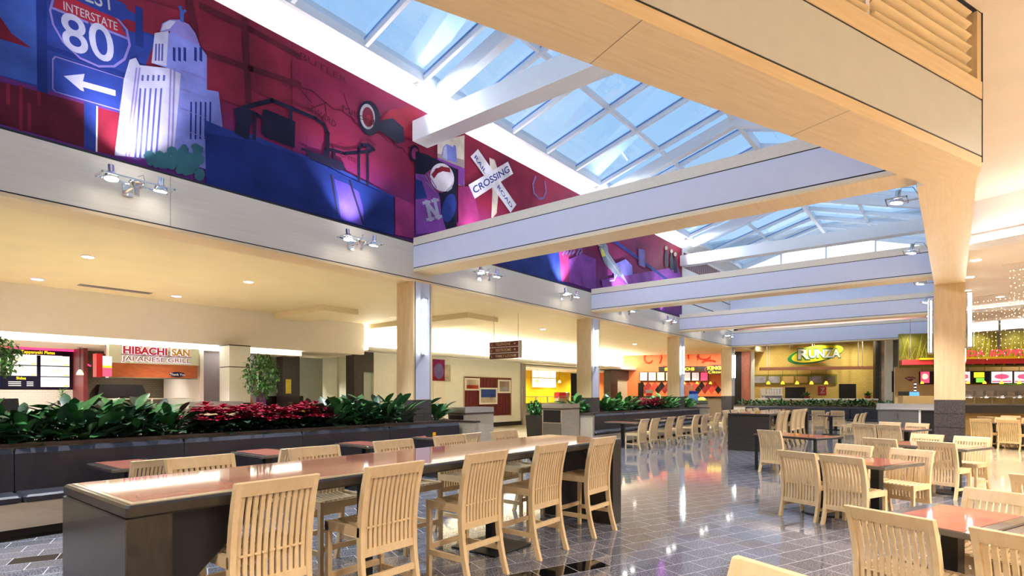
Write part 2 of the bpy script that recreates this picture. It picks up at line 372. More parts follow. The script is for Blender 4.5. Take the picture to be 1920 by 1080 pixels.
# ---- skylight: ridge on the long axis, panes between white rafters
SV0, SV1, RDG, SZ, TAN = 8.3, .8, 4.55, 7.92, .29
RZ = SZ+(SV0-RDG)*TAN
sk = tag(place(obj('window_1', None), L, 0, 0), 'long gabled glass skylight with white rafters over the atrium', None, None, 'structure')
zr = lambda v: RZ-abs(v-RDG)*TAN
def slopebox(u0, u1, v0, v1, d0, d1):
    a, b = zr(v0), zr(v1)
    return MB().add([(u0, v0, a+d0), (u1, v0, a+d0), (u1, v1, b+d0), (u0, v1, b+d0), (u0, v0, a+d1), (u1, v0, a+d1), (u1, v1, b+d1), (u0, v1, b+d1)],
        [(0, 3, 2, 1), (4, 5, 6, 7), (0, 1, 5, 4), (1, 2, 6, 5), (2, 3, 7, 6), (3, 0, 4, 7)])
ru = [7.62+1.42*i for i in range(-10, 16)]
for r in ru:
    part('rafter', slopebox(r-.035, r+.035, SV0, RDG, -.13, .03), 'white_steel', sk)
    part('rafter', slopebox(r-.035, r+.035, RDG, SV1, -.13, .03), 'white_steel', sk)
    part('gasket', slopebox(r-.05, r-.036, SV0-.05, RDG+.05, -.02, .005), 'blue_box', sk)
for v in (6.45, 2.65):
    part('purlin', MB().box(-7, 28.9, v-.035, v+.035, zr(v)-.10, zr(v)+.02), 'white_steel', sk)
part('ridge_beam', MB().box(-7, 28.9, RDG-.06, RDG+.06, RZ-.2, RZ+.04), 'white_steel', sk)
part('sill', MB().box(-9, 28.9, SV0-.06, SV0+.02, SZ-.14, SZ+.04), 'white_steel', sk)
part('sill', MB().box(-9, 28.9, SV1-.02, SV1+.06, SZ-.14, SZ+.04), 'white_steel', sk)
for i in range(len(ru)-1):
    for a, b in ((SV0, 6.45), (6.45, RDG), (RDG, 2.65), (2.65, SV1)):
        part('pane', slopebox(ru[i]+.03, ru[i+1]-.03, a, b, .0, .012), 'sky_glass', sk)
for cu_ in [COLU[0]-7.1]+COLU[:3]:
    m = cu_+.26
    for a, b in ((SV0, RDG), (RDG, SV1)): part('deep_rafter', slopebox(m-.10, m+.10, a, b, -.36, -.05), 'white_steel', sk)
# gable end
gu = 28.9
part('gable_panel', MB().prism([(-SV0, 7.22), (-SV1, 7.22), (-SV1, SZ), (-RDG, RZ), (-SV0, SZ)], 0, .04, Matrix.Translation((gu+.06, 0, 0)) @ FACE_U), 'gable_glow', sk, 'bright white glazed gable end')  # panel glows by itself, standing in for daylight through the glazing
for v in (SV0-.05, 6.45, RDG, 2.65, SV1+.05):
    part('mullion', MB().box(gu-.05, gu+.02, v-.04, v+.04, 7.2, zr(v)), 'white_steel', sk)
for a, b in ((SV0, RDG), (RDG, SV1)): part('gable_rake', slopebox(gu-.06, gu+.08, a, b, -.22, .05), 'white_steel', sk)
# closing slabs beside the skylight
struct('roof', MB().box(-9.2, 29.6, SV0+.02, 26.2, 7.95, 8.1).box(-9.2, 29.6, -22.2, SV1-.02, 7.95, 8.1).box(28.95, 48.2, -22.2, 26.2, 9.3, 9.4).box(-9.2, -6.9, SV1-.02, SV0+.02, 7.95, 8.1)
       .box(29.4, 29.6, -22.2, 26.2, 8.0, 9.35), 'white', L)
# horizontal white tie beams
for i, u in enumerate([COLU[0]+.03, COLU[1]+.03, COLU[2]+.2]):
    one('tie_beam', MB().box(0, .42, -8.5, 0, 0, .42), 'white_steel', ['white steel tie beam crossing below the skylight nearest the camera', 'white steel tie beam below the skylight behind the first cross beam', 'white steel tie beam below the skylight at the far end of the mural'][i],
        'beam', L, u, VM-.02, 6.84, group='tie beams under the skylight')

# ---- end wall of the atrium
ew = struct('wall_end', MB().box(28.92, 29.15, .3, VC+.1, 5.05, 7.22), 'lavender', L, 'lavender end wall above the last cross beam')
one('strip_light', MB().box(0, .12, -6.2, 0, 0, .10), 'tube', 'long white light strip in the gap above the last cross beam', 'light', L, 30.2, 8.0, 4.78)
struct('trim_5', MB().box(31.5, 31.6, -2, 9.2, 4.6, 5.3), 'pink', L)

# ---- cross beams
def beam_parts(o, ln, last=False):
    sof, hi = (4.11, 4.79) if not last else (HS, 4.72)
    part('core', MB().box(.03, CW-.03, -ln, 0, sof+.02, hi-.01), 'lavender', o)
    part('soffit', MB().box(0, CW, -ln, 0, sof, sof+.035), 'maple_beam', o)
    b0, b1 = (4.19, 4.64) if not last else (HS+.06, 4.60)
    for x0, x1 in ((0, .03), (CW-.03, CW)):
        part('edge_band', MB().box(x0, x1, -ln, 0, sof+.035, b0-.012), 'maple_fascia', o)
        part('reveal', MB().box(x0+.004, x1-.004, -ln, 0, b0-.014, b0+.006), 'black', o)
        part('panel', MB().box(x0, x1, -ln, 0, b0+.006, b1-.006), 'lavender', o)
        part('reveal', MB().box(x0+.004, x1-.004, -ln, 0, b1-.008, b1+.010), 'black', o)
        part('edge_band', MB().box(x0, x1, -ln, 0, b1+.010, hi), 'maple_fascia', o)
    part('cap', MB().box(0, CW, -ln, 0, hi, hi+.02), 'maple_fascia', o)
names = ['nearest lavender cross beam with wooden edges spanning from the first left column', 'second lavender cross beam, meeting the big right column',
         'third lavender cross beam, beyond the end of the mural', 'last lavender cross beam, above the far restaurant signs']
for i, u in enumerate(COLU):
    b = thing('cross_beam', names[i], 'beam', L, u, VC-.002, 0, group='cross beams of the atrium')
    beam_parts(b, VC-RV1-.01, i == 3)
# ---- right-hand beam line and the diagonal beam
rb = thing('edge_beam', 'wooden edge beam running from the big right column towards the camera', 'beam', L, 7.76, 0)
part('soffit', MB().prism([(-.29, -.23), (.1, RV0), (21.3, RV0), (21.3, RV1), (0, RV1)], HS, HS+.04), 'maple_beam', rb)
part('fascia', MB().box(0, 21.3, RV1-.04, RV1, HS+.04, 4.79).box(0, 21.3, RV0, RV0+.04, HS+.04, 4.79), 'tan_panel', rb)
struct('wall_clerestory', MB().box(7.76, 29.6, RV1-.2, RV1-.04, 4.79, 8.0), 'white', L)
no, ni = T.fr(*L.w(7.47, -.23)[:2]), T.fr(*L.w(7.76, RV1)[:2])     # outer and inner corner of the mitre
DV0, DV1 = no[1], no[1]+.53
db = thing('diagonal_beam', 'broad wooden diagonal beam overhead with tan side panel and black lines', 'beam', T, 0, 0)
M4 = [(-9, DV0), (no[0], DV0), (ni[0], DV1), (-9, DV1)]
part('soffit', MB().prism(M4, HS, HS+.05), 'maple_beam', db)
part('core', MB().prism([(-9, DV0+.03), (no[0], DV0+.03), (ni[0], DV1-.03), (-9, DV1-.03)], HS+.05, 4.79), 'tan_panel', db)
part('edge_band', MB().box(-9, no[0], DV0, DV0+.03, HS+.05, HS+.10), 'maple_beam', db)
part('reveal', MB().box(-9, no[0]+.02, DV0+.004, DV0+.03, HS+.10, HS+.118), 'black', db)
part('panel', MB().box(-9, no[0], DV0, DV0+.03, HS+.118, 4.60), 'tan_panel', db)
part('reveal', MB().box(-9, no[0]+.02, DV0+.004, DV0+.03, 4.60, 4.618), 'black', db)
part('sill_rail', MB().box(-9, no[0], DV0-.005, DV0+.10, 4.618, 4.79), 'maple_beam', db)
part('inner_panel', MB().box(-9, ni[0]-.05, DV1-.03, DV1, HS+.05, 4.79), 'lavender', db)
part('joint', MB().box(no[0]-2.35, no[0]-2.346, DV0, DV1, HS-.0008, HS), 'cap_wood', db)
part('joint', MB().box(no[0]-4.6, no[0]-4.596, DV0, DV1, HS-.0008, HS), 'cap_wood', db)
part('end_reveal', MB().box(no[0], no[0]+.012, DV0-.006, DV0+.03, HS+.05, 5.55), 'black', db)
struct('wall_diagonal', MB().box(-9, ni[0], DV1-.12, DV1-.03, 4.79, 8.0), 'white', T)
# louvre screen on top of the diagonal beam
lv = thing('louvre_screen', 'wooden louvre screen standing on the diagonal beam', 'louvre', T, 0, DV0, 4.79)
posts = [no[0]-.05, no[0]-2.0, no[0]-4.0, no[0]-6.0]
part('end_post', MB().box(posts[0]-.05, posts[0]+.04, .0, .12, 0, .70), 'maple', lv)
for p_ in posts[1:]: part('divider', MB().box(p_-.03, p_+.03, .05, .12, 0, .70), 'white_steel', lv)
part('side_plate', MB().box(posts[0]-.13, posts[0]-.05, .09, .12, 0, .70), 'white_steel', lv)
for a, b in ((posts[1]+.04, posts[0]-.14), (posts[2]+.04, posts[1]-.04), (posts[3]+.04, posts[2]-.04)):
    for k in range(6):
        part('louvre_slat', MB().box(a, b, -.055, .055, -.010, .010, Matrix.Translation((0, .06, .06+k*.117)) @ Matrix.Rotation(R(-28), 4, 'X')), 'maple_beam', lv)
part('screen_backing', MB().box(posts[3], posts[0], .24, .26, 0, .70), 'tan_panel', lv)

# ---- right hall ceilings, stepping down with lit coves
def tl(uT): return no[1]+(uT-no[0])*math.tan(dT*-1)           # v of the beam line at this u, T axis
A_, B_, C_ = 13.75, 22.5, 25.5
struct('ceiling_upper', MB().prism([(-16, -26), (A_, -26), (A_, tl(A_)), no, (-16, no[1])], 5.5, 5.65), 'ceiling_pink', T, 'high pale ceiling of the right hall')
struct('ceiling_middle', MB().prism([(A_-.215, -26), (B_, -26), (B_, tl(B_)), (A_-.215, tl(A_-.215))], 4.47, 4.6), 'ceiling_pink', T, 'lower ceiling with downlights in the right hall')
struct('ceiling_low', MB().prism([(B_-.165, -26), (34, -26), (34, tl(27)), (27, tl(27)), (B_-.165, tl(B_-.165))], 4.25, 4.37), 'ceiling_pink', T)
cv = struct('trim_3', MB().box(A_-.25, A_-.22, -14, tl(A_-.25), 4.47, 4.60), 'white', T, 'white and pink lit cove step in the right hall ceiling')
part('pink_band', MB().box(A_-.04, A_-.01, -14, tl(A_-.04), 4.60, 4.80), 'pink', cv)
part('back_wall', MB().box(A_, A_+.08, -14, tl(A_), 4.6, 5.5), 'white', cv)
part('tube', MB().box(A_-.19, A_-.15, -14, tl(A_-.2), 4.60, 4.64), 'cove_up', cv)
cv = struct('trim_4', MB().box(B_-.2, B_-.17, -12, tl(B_-.2), 4.25, 4.33), 'white', T, 'second lit cove step in the right hall ceiling')
part('pink_band', MB().box(B_-.02, B_, -12, tl(B_-.02), 4.33, 4.47), 'pink', cv)
part('tube', MB().box(B_-.15, B_-.12, -12, tl(B_-.2), 4.37, 4.395), 'cove_white', cv)
part('glow_panel', MB().box(C_, C_+.05, -12, tl(C_)-.3, 3.92, 4.25), 'cove_panel', cv, 'bright white light cove above the food counter')

# ---- columns
def column(u, vf, label, right=False):
    c = thing('column', label, 'column', L, u, vf, 0, group='square maple columns')
    part('shaft', MB().box(0, CW, 0, CW, 1.46, HS), 'maple', c)
    part('base_core', MB().box(.012, CW-.012, .012, CW-.012, 0, 1.46), 'granite', c)
    g = .004
    for k in range(5):
        z0, z1 = k*.292+g, (k+1)*.292-g
        for side in range(4):
            cuts = [0, .30, CW] if (k+side) % 2 else [0, .13, CW-.12, CW] if right else [0, CW]
            for a, b in zip(cuts[:-1], cuts[1:]):
                mb = MB()
                if side == 0: mb.box(a+g/2, b-g/2, 0, .014, z0, z1)
                elif side == 1: mb.box(0, .014, a+g/2, b-g/2, z0, z1)
                elif side == 2: mb.box(a+g/2, b-g/2, CW-.014, CW, z0, z1)
                else: mb.box(CW-.014, CW, a+g/2, b-g/2, z0, z1)
                if (right and side in (0, 1, 2)) or (not right and side in (0, 1) and k >= 3): part('granite_tile', mb, 'granite', c)
    if not right:
        part('panel', MB().box(.06, CW-.06, -.006, .0, 1.47, HS-.0), 'lavender', c, 'lavender face panel')
        part('reveal', MB().box(.045, .06, -.004, 0, 1.46, HS), 'black', c); part('reveal', MB().box(CW-.06, CW-.045, -.004, 0, 1.46, HS), 'black', c)
    return c
cl = ['first square maple column from the left, with lavender face and wall light', 'second maple column of the left row, behind the potted shrub', 'third maple column of the left row, before the orange food stall', 'last maple column of the left row, at the far corner']
for i, u in enumerate(COLU): column(u, VC, cl[i])
for i, u in enumerate(COLU[1:]):
    column(u, RV0, ['big maple column on the right with a granite base', 'maple column hidden behind the big right column', 'farthest maple column behind the big right column'][i], True)

# ================================================================== lamps of the place, and lamps added to brighten it
def sconce(u, v, z, label, face='v'):
    t = thing('wall_sconce', label, 'wall light', L, u, v, z, 0 if face == 'v' else (-math.pi/2 if face == '-v' else math.pi), group='tall tube wall lights on the columns')
    part('back_plate', MB().box(-.05, .05, -.02, 0, -.6, .6), 'chrome', t)
    part('tube', MB().lathe([(.032, -.56), (.032, .56)], 10, Matrix.Translation((-.012, -.075, 0))), 'tube_cool', t)
    for z_ in (-.6, .56): part('end_cap', MB().box(-.05, .05, -.11, 0, z_, z_+.04), 'chrome', t)
    part('guard', MB().box(.026, .036, -.10, -.07, -.56, .56), 'steel_dark', t)
    return t
for i, u in enumerate(COLU):
    sconce(u+CW/2, VC-.006, [3.0, 3.0, 2.95, 2.95][i], 'tall white tube light on the lavender face of the '+['first left column', 'second left column', 'third left column', 'last left column'][i])
for i, u in enumerate(COLU[1:3]):
    sconce(u+.2, RV1+.002, 3.05-.15*i, 'tube light on the left side of the '+['big right column', 'column behind the big right column'][i], 'flip')
    sconce(u+.2, RV0-.002, 3.15, 'tube light on the right side of the '+['big right column', 'hidden right column'][i])

def track(u, v, z, label, dirn=1, heads=3):
    """bracketed plate with adjustable lamp heads; dirn -1 hangs from the right beam"""
    t = thing('spotlight_fixture', label, 'spotlight', L, u, v, z, 0 if dirn == 1 else math.pi, group='bracket spotlights along the beams')
    part('bracket', MB().box(-.07, .05, -.03, 0, -.11, .05).box(-.015, .015, -.30, -.02, -.02, .0), 'chrome', t)
    w_ = .42 if heads == 3 else .17
    n_ = [-.28, 0, .28] if heads == 3 else [0]
    part('plate', MB().box(-w_, w_, -.20, -.185, -.0, .02).box(-w_, w_, -.45, -.435, -.0, .02).box(-w_, -w_+.02, -.45, -.185, 0, .02).box(w_-.02, w_, -.45, -.185, 0, .02), 'chrome', t)
    for k, x in enumerate(n_):
        up = heads == 3 and k == 1
        K = Matrix.Translation((x, -.32, .0)) @ Matrix.Rotation(R(180 if up else 0)+R(8*(k-1)), 4, 'X')
        h = part('lamp_head', MB().lathe([(.035, .16), (.035, .07), (.055, .06), (.09, .0), (.092, -.02)], 12, K), 'chrome', t, smooth=True)
        part('lens', MB().lathe([(.078, -.021), (.078, -.026)], 14, K), 'spot_lens', h)
    part('cable', MB().tube([(.1, -.05, 0), (.16, -.12, .12), (.1, -.25, .16), (.02, -.3, .1)], .005, 5), 'steel_dark', t)
    b = L.w(u, v, z); f = lambda du, dv, dz: L.w(u+du*dirn, v+dv*dirn, z+dz)
    if dirn == 1:
        if u < 22.4: spot('uplight', f(0, -.33, .10), f(0, .05, 2.2), 52, 80, (1, .93, 1.0), .8)
        spot('downlight', f(-.28, -.32, -.06), f(-.4, -.9, -3), 100, 95, (.93, .96, 1))
    else:
        spot('downlight', f(0, -.32, -.06), f(0, -.9, -3), 70, 110, (.97, .97, 1))
for i in range(-1, 8):
    u = 2.68+3.55*i
    if u > 28.5: continue
    track(u, VC-.002, 4.36, ['unseen', 'three-head spotlight bracket below the capitol tower of the mural', 'three-head spotlight bracket below the locomotive of the mural', 'three-head spotlight bracket under the first cross beam', 'three-head spotlight bracket just left of the second cross beam',
          'small three-head spotlight under the second cross beam', 'small three-head spotlight by the third cross beam', 'small three-head spotlight beyond the third cross beam', 'smallest three-head spotlight by the last cross beam'][i+1] if i >= 0 else 'three-head spotlight bracket on the fascia, left of the picture')
for i, u in enumerate((9.8, 13.4, 17.2, 20.7, 24.3)):
    track(u, RV1+.002, 4.38-.02*i, ['single spotlight on a bracket nearest on the right edge beam', 'second single spotlight beside the big right column', 'third single spotlight above the second cross beam soffit', 'small spotlight by the third cross beam, right side', 'small spotlight by the last cross beam, right side'][i], -1, 1)
for i, u in enumerate((-6.6, .5, 7.5, 14.65, 21.75)):  # all but the one above the tractor are added to light the beams
    cs_ = thing('curb_floodlight', 'white adjustable floodlight on the skylight curb, '+['added behind the camera', 'added left of the picture', 'above the tractor of the mural', 'added, hidden by the first cross beam', 'added by the far tie beam'][i], 'spotlight', L, u, 8.52, 7.78, 0, 'floodlights on the skylight curb')
    part('bracket', MB().box(-.4, .4, -.08, .08, 0, .03), 'white', cs_); part('head', MB().lathe([(.05, .22), (.06, .1), (.11, 0)], 12, Matrix.Translation((.1, -.12, -.06)) @ Matrix.Rotation(R(40), 4, 'X')), 'white', cs_, smooth=True)
    spot('floodlight', L.w(u+.15, 8.25, 7.6), L.w(u+6.5, 3.2, 3.6), 95, 120, (.80, .90, 1), .9, .12)
# recessed downlights
def down(px, py, z, label, group, mat='downlight', power=60, r=.09, col=(1, .94, .85), ang=120):
    Y = (EYE-z)*F_PX/(py-HOR); x = (px-960)/F_PX*Y
    t = thing('downlight', label, 'ceiling light', L, *L.fr(x, Y), z, 0, group)
    part('ring', MB().lathe([(r+.02, -.012), (r+.02, 0)], 18), 'white', t)
    part('lens', MB().lathe([(r, -.016), (r, -.012)], 18), mat, t)
    if power: spot('downlight_lamp', (x, Y, z-.03), (x, Y, 0), power, ang, col, .8, .09)
G1 = 'round downlights in the left hall ceiling'
for i, (px, py) in enumerate(((165, 481), (466, 528), (590, 587), (920, 603), (1018, 617), (1190, 645))):
    down(px, py, CL, ['round downlight nearest the left edge of the left hall ceiling', 'round downlight in the cream ceiling between vent and first column', 'small round downlight left of the first column', 'round downlight above the hanging direction sign', 'small downlight right of the hanging sign', 'small downlight above the orange stall'][i], G1, power=(140, 140, 130, 140, 140, 120)[i])
down(70, 523, CL, 'violet-lit downlight near the left edge of the picture', G1, 'downlight_violet', 150, .11, (1, .86, .95), 80)
down(331, 555, CL, 'violet-lit downlight over the grill sign', G1, 'downlight_violet', 150, .11, (1, .86, .95), 80)
for px, py in ((-260, 440), (-60, 560), (300, 470), (720, 560), (800, 612)):
    Y = (EYE-CL)*F_PX/(py-HOR); x = (px-960)/F_PX*Y
    if px < 0: down(px, py, CL, 'round downlight of the left hall beyond the left edge', G1, power=140)
v_ = L.onz(218, 542, CL)
o = thing('air_vent', 'long grey slot vent in the cream ceiling', 'vent', L, v_[0], v_[1], CL)
part('frame', MB().box(-.75, .75, -.11, .11, -.012, 0), 'steel_dark', o)
for k in range(4): part('blade', MB().box(-.72, .72, -.085+k*.05, -.065+k*.05, -.02, -.01), 'grey_purple', o)
for i, (px, py) in enumerate(((1830, 487), (1818, 519), (1813, 544), (1875, 556))):
    down(px, py, 4.47, ['nearest downlight right of the big column', 'second downlight right of the big column', 'third downlight right of the big column', 'downlight beside the hanging light strings'][i], 'downlights in the right hall ceiling', power=32, col=(1, .88, .74))
# downlights added to the high right ceiling, unseen, to brighten stools and chairs
for a, b in ((-2, -.6), (2, -1.6), (6, -1.8), (10, -.6), (3, -5), (8, -5), (-5, -.5), (-3, -4), (8.6, .6), (10.6, .2)):
    t = thing('downlight', 'added downlight in the high ceiling above the camera', 'ceiling light', T, a, b, 5.5, 0, 'added downlights in the high right ceiling')
    part('ring', MB().lathe([(.14, -.012), (.14, 0)], 18), 'white', t); part('lens', MB().lathe([(.12, -.016), (.12, -.012)], 18), 'downlight', t)
    p_ = T.w(a, b, 5.47); spot('downlight_lamp', p_, (p_.x, p_.y, 0), 185, 140, (1, .91, .82), .8, .12)
for a, b in ((16, 3), (19, 4), (17, -2), (21, 0), (23.5, 5), (27, 8)):  # added lamps without fixtures, to brighten the right hall
    p_ = T.w(a, b, 4.2); spot('downlight_lamp', p_, (p_.x, p_.y, 0), 50, 130, (1, .88, .72), .8, .12)

# ================================================================== mural (flat print on panels, each motif a thin layer)
def mural_mat():
    m, n, b = newmat('mural_base'); setp(b, (.2, .02, .06), .6, 0, .12)
    t = n.nodes.new('ShaderNodeTexCoord'); s = n.nodes.new('ShaderNodeSeparateXYZ'); n.links.new(t.outputs['Object'], s.inputs[0])
    r = n.nodes.new('ShaderNodeValToRGB'); mr = n.nodes.new('ShaderNodeMapRange'); mr.inputs['From Min'].default_value = -9; mr.inputs['From Max'].default_value = 22.6
    n.links.new(s.outputs['X'], mr.inputs[0]); n.links.new(mr.outputs[0], r.inputs[0])
    e = r.color_ramp.elements; e[0].position = 0; e[0].color = (.05, .03, .14, 1); e[1].position = 1; e[1].color = (.27, .016, .03, 1)
    for p_, c in ((.33, (.10, .012, .035)), (.40, (.17, .014, .030)), (.50, (.22, .018, .06)), (.57, (.26, .02, .05)), (.72, (.26, .02, .06)), (.85, (.17, .02, .09))):
        q = e.new(p_); q.color = (*c, 1)
    z = n.nodes.new('ShaderNodeTexNoise'); z.inputs['Scale'].default_value = .9; z.inputs['Detail'].default_value = 3; n.links.new(t.outputs['Object'], z.inputs['Vector'])
    x = n.nodes.new('ShaderNodeMix'); x.data_type = 'RGBA'; x.blend_type = 'MULTIPLY'; x.inputs['Factor'].default_value = .55
    c2 = n.nodes.new('ShaderNodeValToRGB'); c2.color_ramp.elements[0].color = (.45, .4, .6, 1); c2.color_ramp.elements[0].position = .35; c2.color_ramp.elements[1].color = (1.25, 1.2, 1.25, 1); c2.color_ramp.elements[1].position = .65
    n.links.new(z.outputs[0], c2.inputs[0]); n.links.new(r.outputs[0], x.inputs['A']); n.links.new(c2.outputs[0], x.inputs['B'])
    zz = n.nodes.new('ShaderNodeMapRange'); zz.inputs['From Min'].default_value = 4.7; zz.inputs['From Max'].default_value = 6.2; n.links.new(s.outputs['Z'], zz.inputs[0])
    y = n.nodes.new('ShaderNodeMix'); y.data_type = 'RGBA'; y.inputs['A'].default_value = (.12, .03, .22, 1); n.links.new(zz.outputs[0], y.inputs['Factor']); n.links.new(x.outputs['Result'], y.inputs['B'])
    n.links.new(y.outputs['Result'], b.inputs['Base Color'])
mural_mat()
for nm, c in (('m_blue', (.018, .036, .20)), ('m_blue_lt', (.035, .075, .30)), ('m_navy', (.010, .022, .14)), ('m_navy2', (.018, .035, .20)), ('m_red', (.15, .010, .025)), ('m_red_dk', (.075, .008, .02)), ('m_red_mid', (.15, .012, .03)), ('m_white', (.62, .60, .66)),
              ('m_stone', (.34, .34, .47)), ('m_stone_sh', (.15, .17, .46)), ('m_slit', (.06, .07, .26)), ('m_magenta', (.26, .028, .13)), ('m_purple', (.20, .05, .30)), ('m_ink', (.012, .010, .03)), ('m_tree', (.03, .10, .13)), ('m_sepia', (.32, .24, .22)),
              ('m_grey', (.34, .33, .38)), ('m_crimson', (.24, .014, .03)), ('m_lilac', (.17, .14, .38)), ('m_helmet', (.66, .62, .68)), ('m_bird', (.16, .20, .26)), ('m_bird_y', (.55, .55, .10)), ('m_bone', (.55, .48, .40)), ('m_silo', (.16, .15, .52)), ('m_orange', (.40, .06, .03)), ('m_glow', (.055, .035, .23))):
    plain(nm, c, .6, var=.38, scale=1.7, spec=.12)
mu = tag(place(obj('mural', None), L, 0, VM), 'long crimson and blue photo mural of prairie landmarks above the left colonnade', 'mural')
edges = [-9, -5.4, -1.8, 1.8, 5.4, 9.0, 12.6, 16.2, 19.4, 22.53]
for a, b in zip(edges[:-1], edges[1:]): part('mural_panel', MB().box(a+.001, b-.001, .012, .03, 4.735, 7.6), 'mural_base', mu)
_ly = [0]
def mz(px, py): return L.onv(px, py, VM)
def mpoly(name, pts, mat, dz=None, parent=None):
    """a flat printed motif: outline given in photo pixels, laid on the mural plane"""
    _ly[0] += 1; d = .00018*_ly[0] if dz is None else dz
    q = [mz(*p) for p in pts]
    q = [(min(max(a, -9), 22.53), min(max(b, 4.74), 7.6)) for a, b in q]
    mb = MB(); K = Matrix.Translation((0, .012, 0)) @ FACE_V
    a_ = sum(q[i][0]*q[(i+1) % len(q)][1]-q[(i+1) % len(q)][0]*q[i][1] for i in range(len(q)))
    if a_ < 0: q = q[::-1]
    mb.add([(x, y, d) for x, y in q], [tuple(range(len(q)))], K)
    return part(name, mb, mat, parent or mu)
def mline(name, pts, wpx, mat):
    _ly[0] += 1; d = .00018*_ly[0]
    q = [Vector(mz(*p)) for p in pts]; mb = MB(); K = Matrix.Translation((0, .012, 0)) @ FACE_V
    for a, b in zip(q[:-1], q[1:]):
        t = (b-a).normalized()*wpx; nn = Vector((-t.y, t.x)); a2, b2 = a-t*.5, b+t*.5
        mb.add([(*(a2-nn*.5), d), (*(b2-nn*.5), d), (*(b2+nn*.5), d), (*(a2+nn*.5), d)], [(0, 1, 2, 3)], K)
    return part(name, mb, mat, mu)
def mtext(s, p0, p1, size, mat, bold=.0, sx=1., align='LEFT'):
    """lettering whose baseline runs between two photo pixels on the mural"""
    _ly[0] += 1
    a, b = Vector(mz(*p0)), Vector(mz(*p1)); d = b-a; mb = MB()
    text(mb, s, 1, Matrix.Identity(4), .0, 'LEFT', bold)
    wd = max(v[0] for v in mb.vs)-min(v[0] for v in mb.vs); x0 = min(v[0] for v in mb.vs)
    K = Matrix.Translation((0, .012, 0)) @ FACE_V @ Matrix.Translation((a.x, a.y, .00018*_ly[0])) @ Matrix.Rotation(math.atan2(d.y, d.x), 4, 'Z') @ Matrix.Diagonal((d.length/wd, size, 1, 1)) @ Matrix.Translation((-x0, 0, 0))
    m2 = MB(); m2.add(mb.vs, mb.fs, K)
    return part('lettering', m2, mat, mu)
def ell(cx, cy, rx, ry, n=28, rot=0, a0=0, a1=360):
    o = []
    for i in range(n if a1-a0 >= 360 else n+1):
        t = R(a0+(a1-a0)*i/n); x, y = rx*math.cos(t), ry*math.sin(t)
        o.append((cx+x*math.cos(rot)-y*math.sin(rot), cy+x*math.sin(rot)+y*math.cos(rot)))
    return o
rm_ = random.Random(21)
# left: blue glass blocks, highway signs
mpoly('blue_field', [(-260, -120), (120, -60), (300, 55), (262, 150), (230, 212), (100, 172), (-260, 60)], 'm_blue')
mpoly('blue_field', [(-260, -120), (75, -10), (76, 160), (0, 140), (-260, 40)], 'm_blue_lt')
mpoly('red_sweep', [(-120, -40), (0, 30), (22, 62), (60, 90), (0, 72), (-120, 40)], 'm_red')
mpoly('night_field', [(-260, 70), (0, 152), (100, 178), (228, 214), (215, 292), (0, 232), (-260, 160)], 'm_red_dk')
for x, y0, y1 in ((12, 156, 196), (36, 158, 246), (70, 170, 198), (52, 192, 246)): mpoly('window_strip', [(x, y0), (x+7, y0+2), (x+7, y1), (x, y1-2)], 'm_red_mid')
mpoly('red_field', [(184, 202), (232, 214), (216, 292), (184, 284)], 'm_red')
mpoly('red_field', [(225, 30), (268, 46), (258, 62), (230, 52)], 'm_red')
mline('grid_line', [(78, -20), (80, 165)], .10, 'm_navy'); mline('grid_line', [(262, 20), (262, 80)], .10, 'm_navy'); mline('grid_line', [(84, 86), (262, 150)], .06, 'm_navy')
mpoly('sign_post', [(158, 190), (183, 198), (183, 284), (158, 278)], 'm_navy2'); mline('post_highlight', [(182.5, 200), (181.5, 283)], .018, 'm_white')
sh = [(100, -12), (112, -24), (150, -10), (190, 4), (226, 38), (240, 55), (246, 85), (236, 112), (216, 126), (186, 126), (150, 110), (118, 80), (98, 45), (92, 18)]
mpoly('shield_border', sh, 'm_lilac'); cx_, cy_ = 168, 55
mpoly('shield_field', [(cx_+(x-cx_)*.94, cy_+(y-cy_)*.94) for x, y in sh], 'm_navy2')
mpoly('shield_band', [(100, 15), (103, 0), (112, -18), (150, -6), (190, 8), (224, 40), (238, 68), (170, 42)], 'm_crimson')
mline('shield_rule', [(98, 14), (168, 43), (240, 72)], .03, 'm_lilac')
mtext('INTERSTATE', (120, 17.5), (221, 57), .155, 'm_grey', .004)
mtext('80', (119.5, 89), (217, 119), .66, 'm_stone', .012)
mpoly('direction_plate', [(105, -45), (228, 4), (237, 10), (236, 34), (232, 39), (190, 22), (120, -12)], 'm_navy2'); mtext('WEST', (116, -16), (216, 22), .30, 'm_grey', .005)
ar = [(98, 110), (103, 104), (236, 147), (226, 208), (103, 172), (98, 166)]
mpoly('arrow_plate_border', ar, 'm_lilac'); mpoly('arrow_plate', [(168+(x-168)*.965, 155+(y-155)*.94) for x, y in ar], 'm_blue')
mpoly('arrow', [(120, 142), (159, 138), (156, 152), (217, 169), (217, 180), (156, 163), (158, 171), (152, 169)], 'm_stone')
for k in range(9): mline('map_route', [(470+k*42+rm_.uniform(-12, 12), 95+k*24+rm_.uniform(-30, 40)) if j == 0 else (470+k*42+j*16+rm_.uniform(-8, 8), 105+k*24+j*14+rm_.uniform(-14, 14)) for j in range(5)], .016, 'm_red_dk')
# red glass blocks behind the tower
for a, b, c, d_ in ((268, 0, 340, 20), (372, 30, 452, 50), (385, 75, 455, 100), (466, 62, 545, 90), (388, 118, 462, 140), (470, 110, 545, 140)):
    mpoly('red_block', [(a, b), (c, d_), (c, d_+62), (a, b+58)], 'm_red_mid')
for pts in (([(352, -10), (366, 60)]), ([(460, 40), (466, 190)]), ([(380, 98), (470, 128), (560, 158)]), ([(380, 12), (470, 55), (560, 105)])): mline('block_joint', pts, .10, 'm_red_dk')
mline('seam', [(548, 80), (548, 330)], .012, 'm_red_dk')
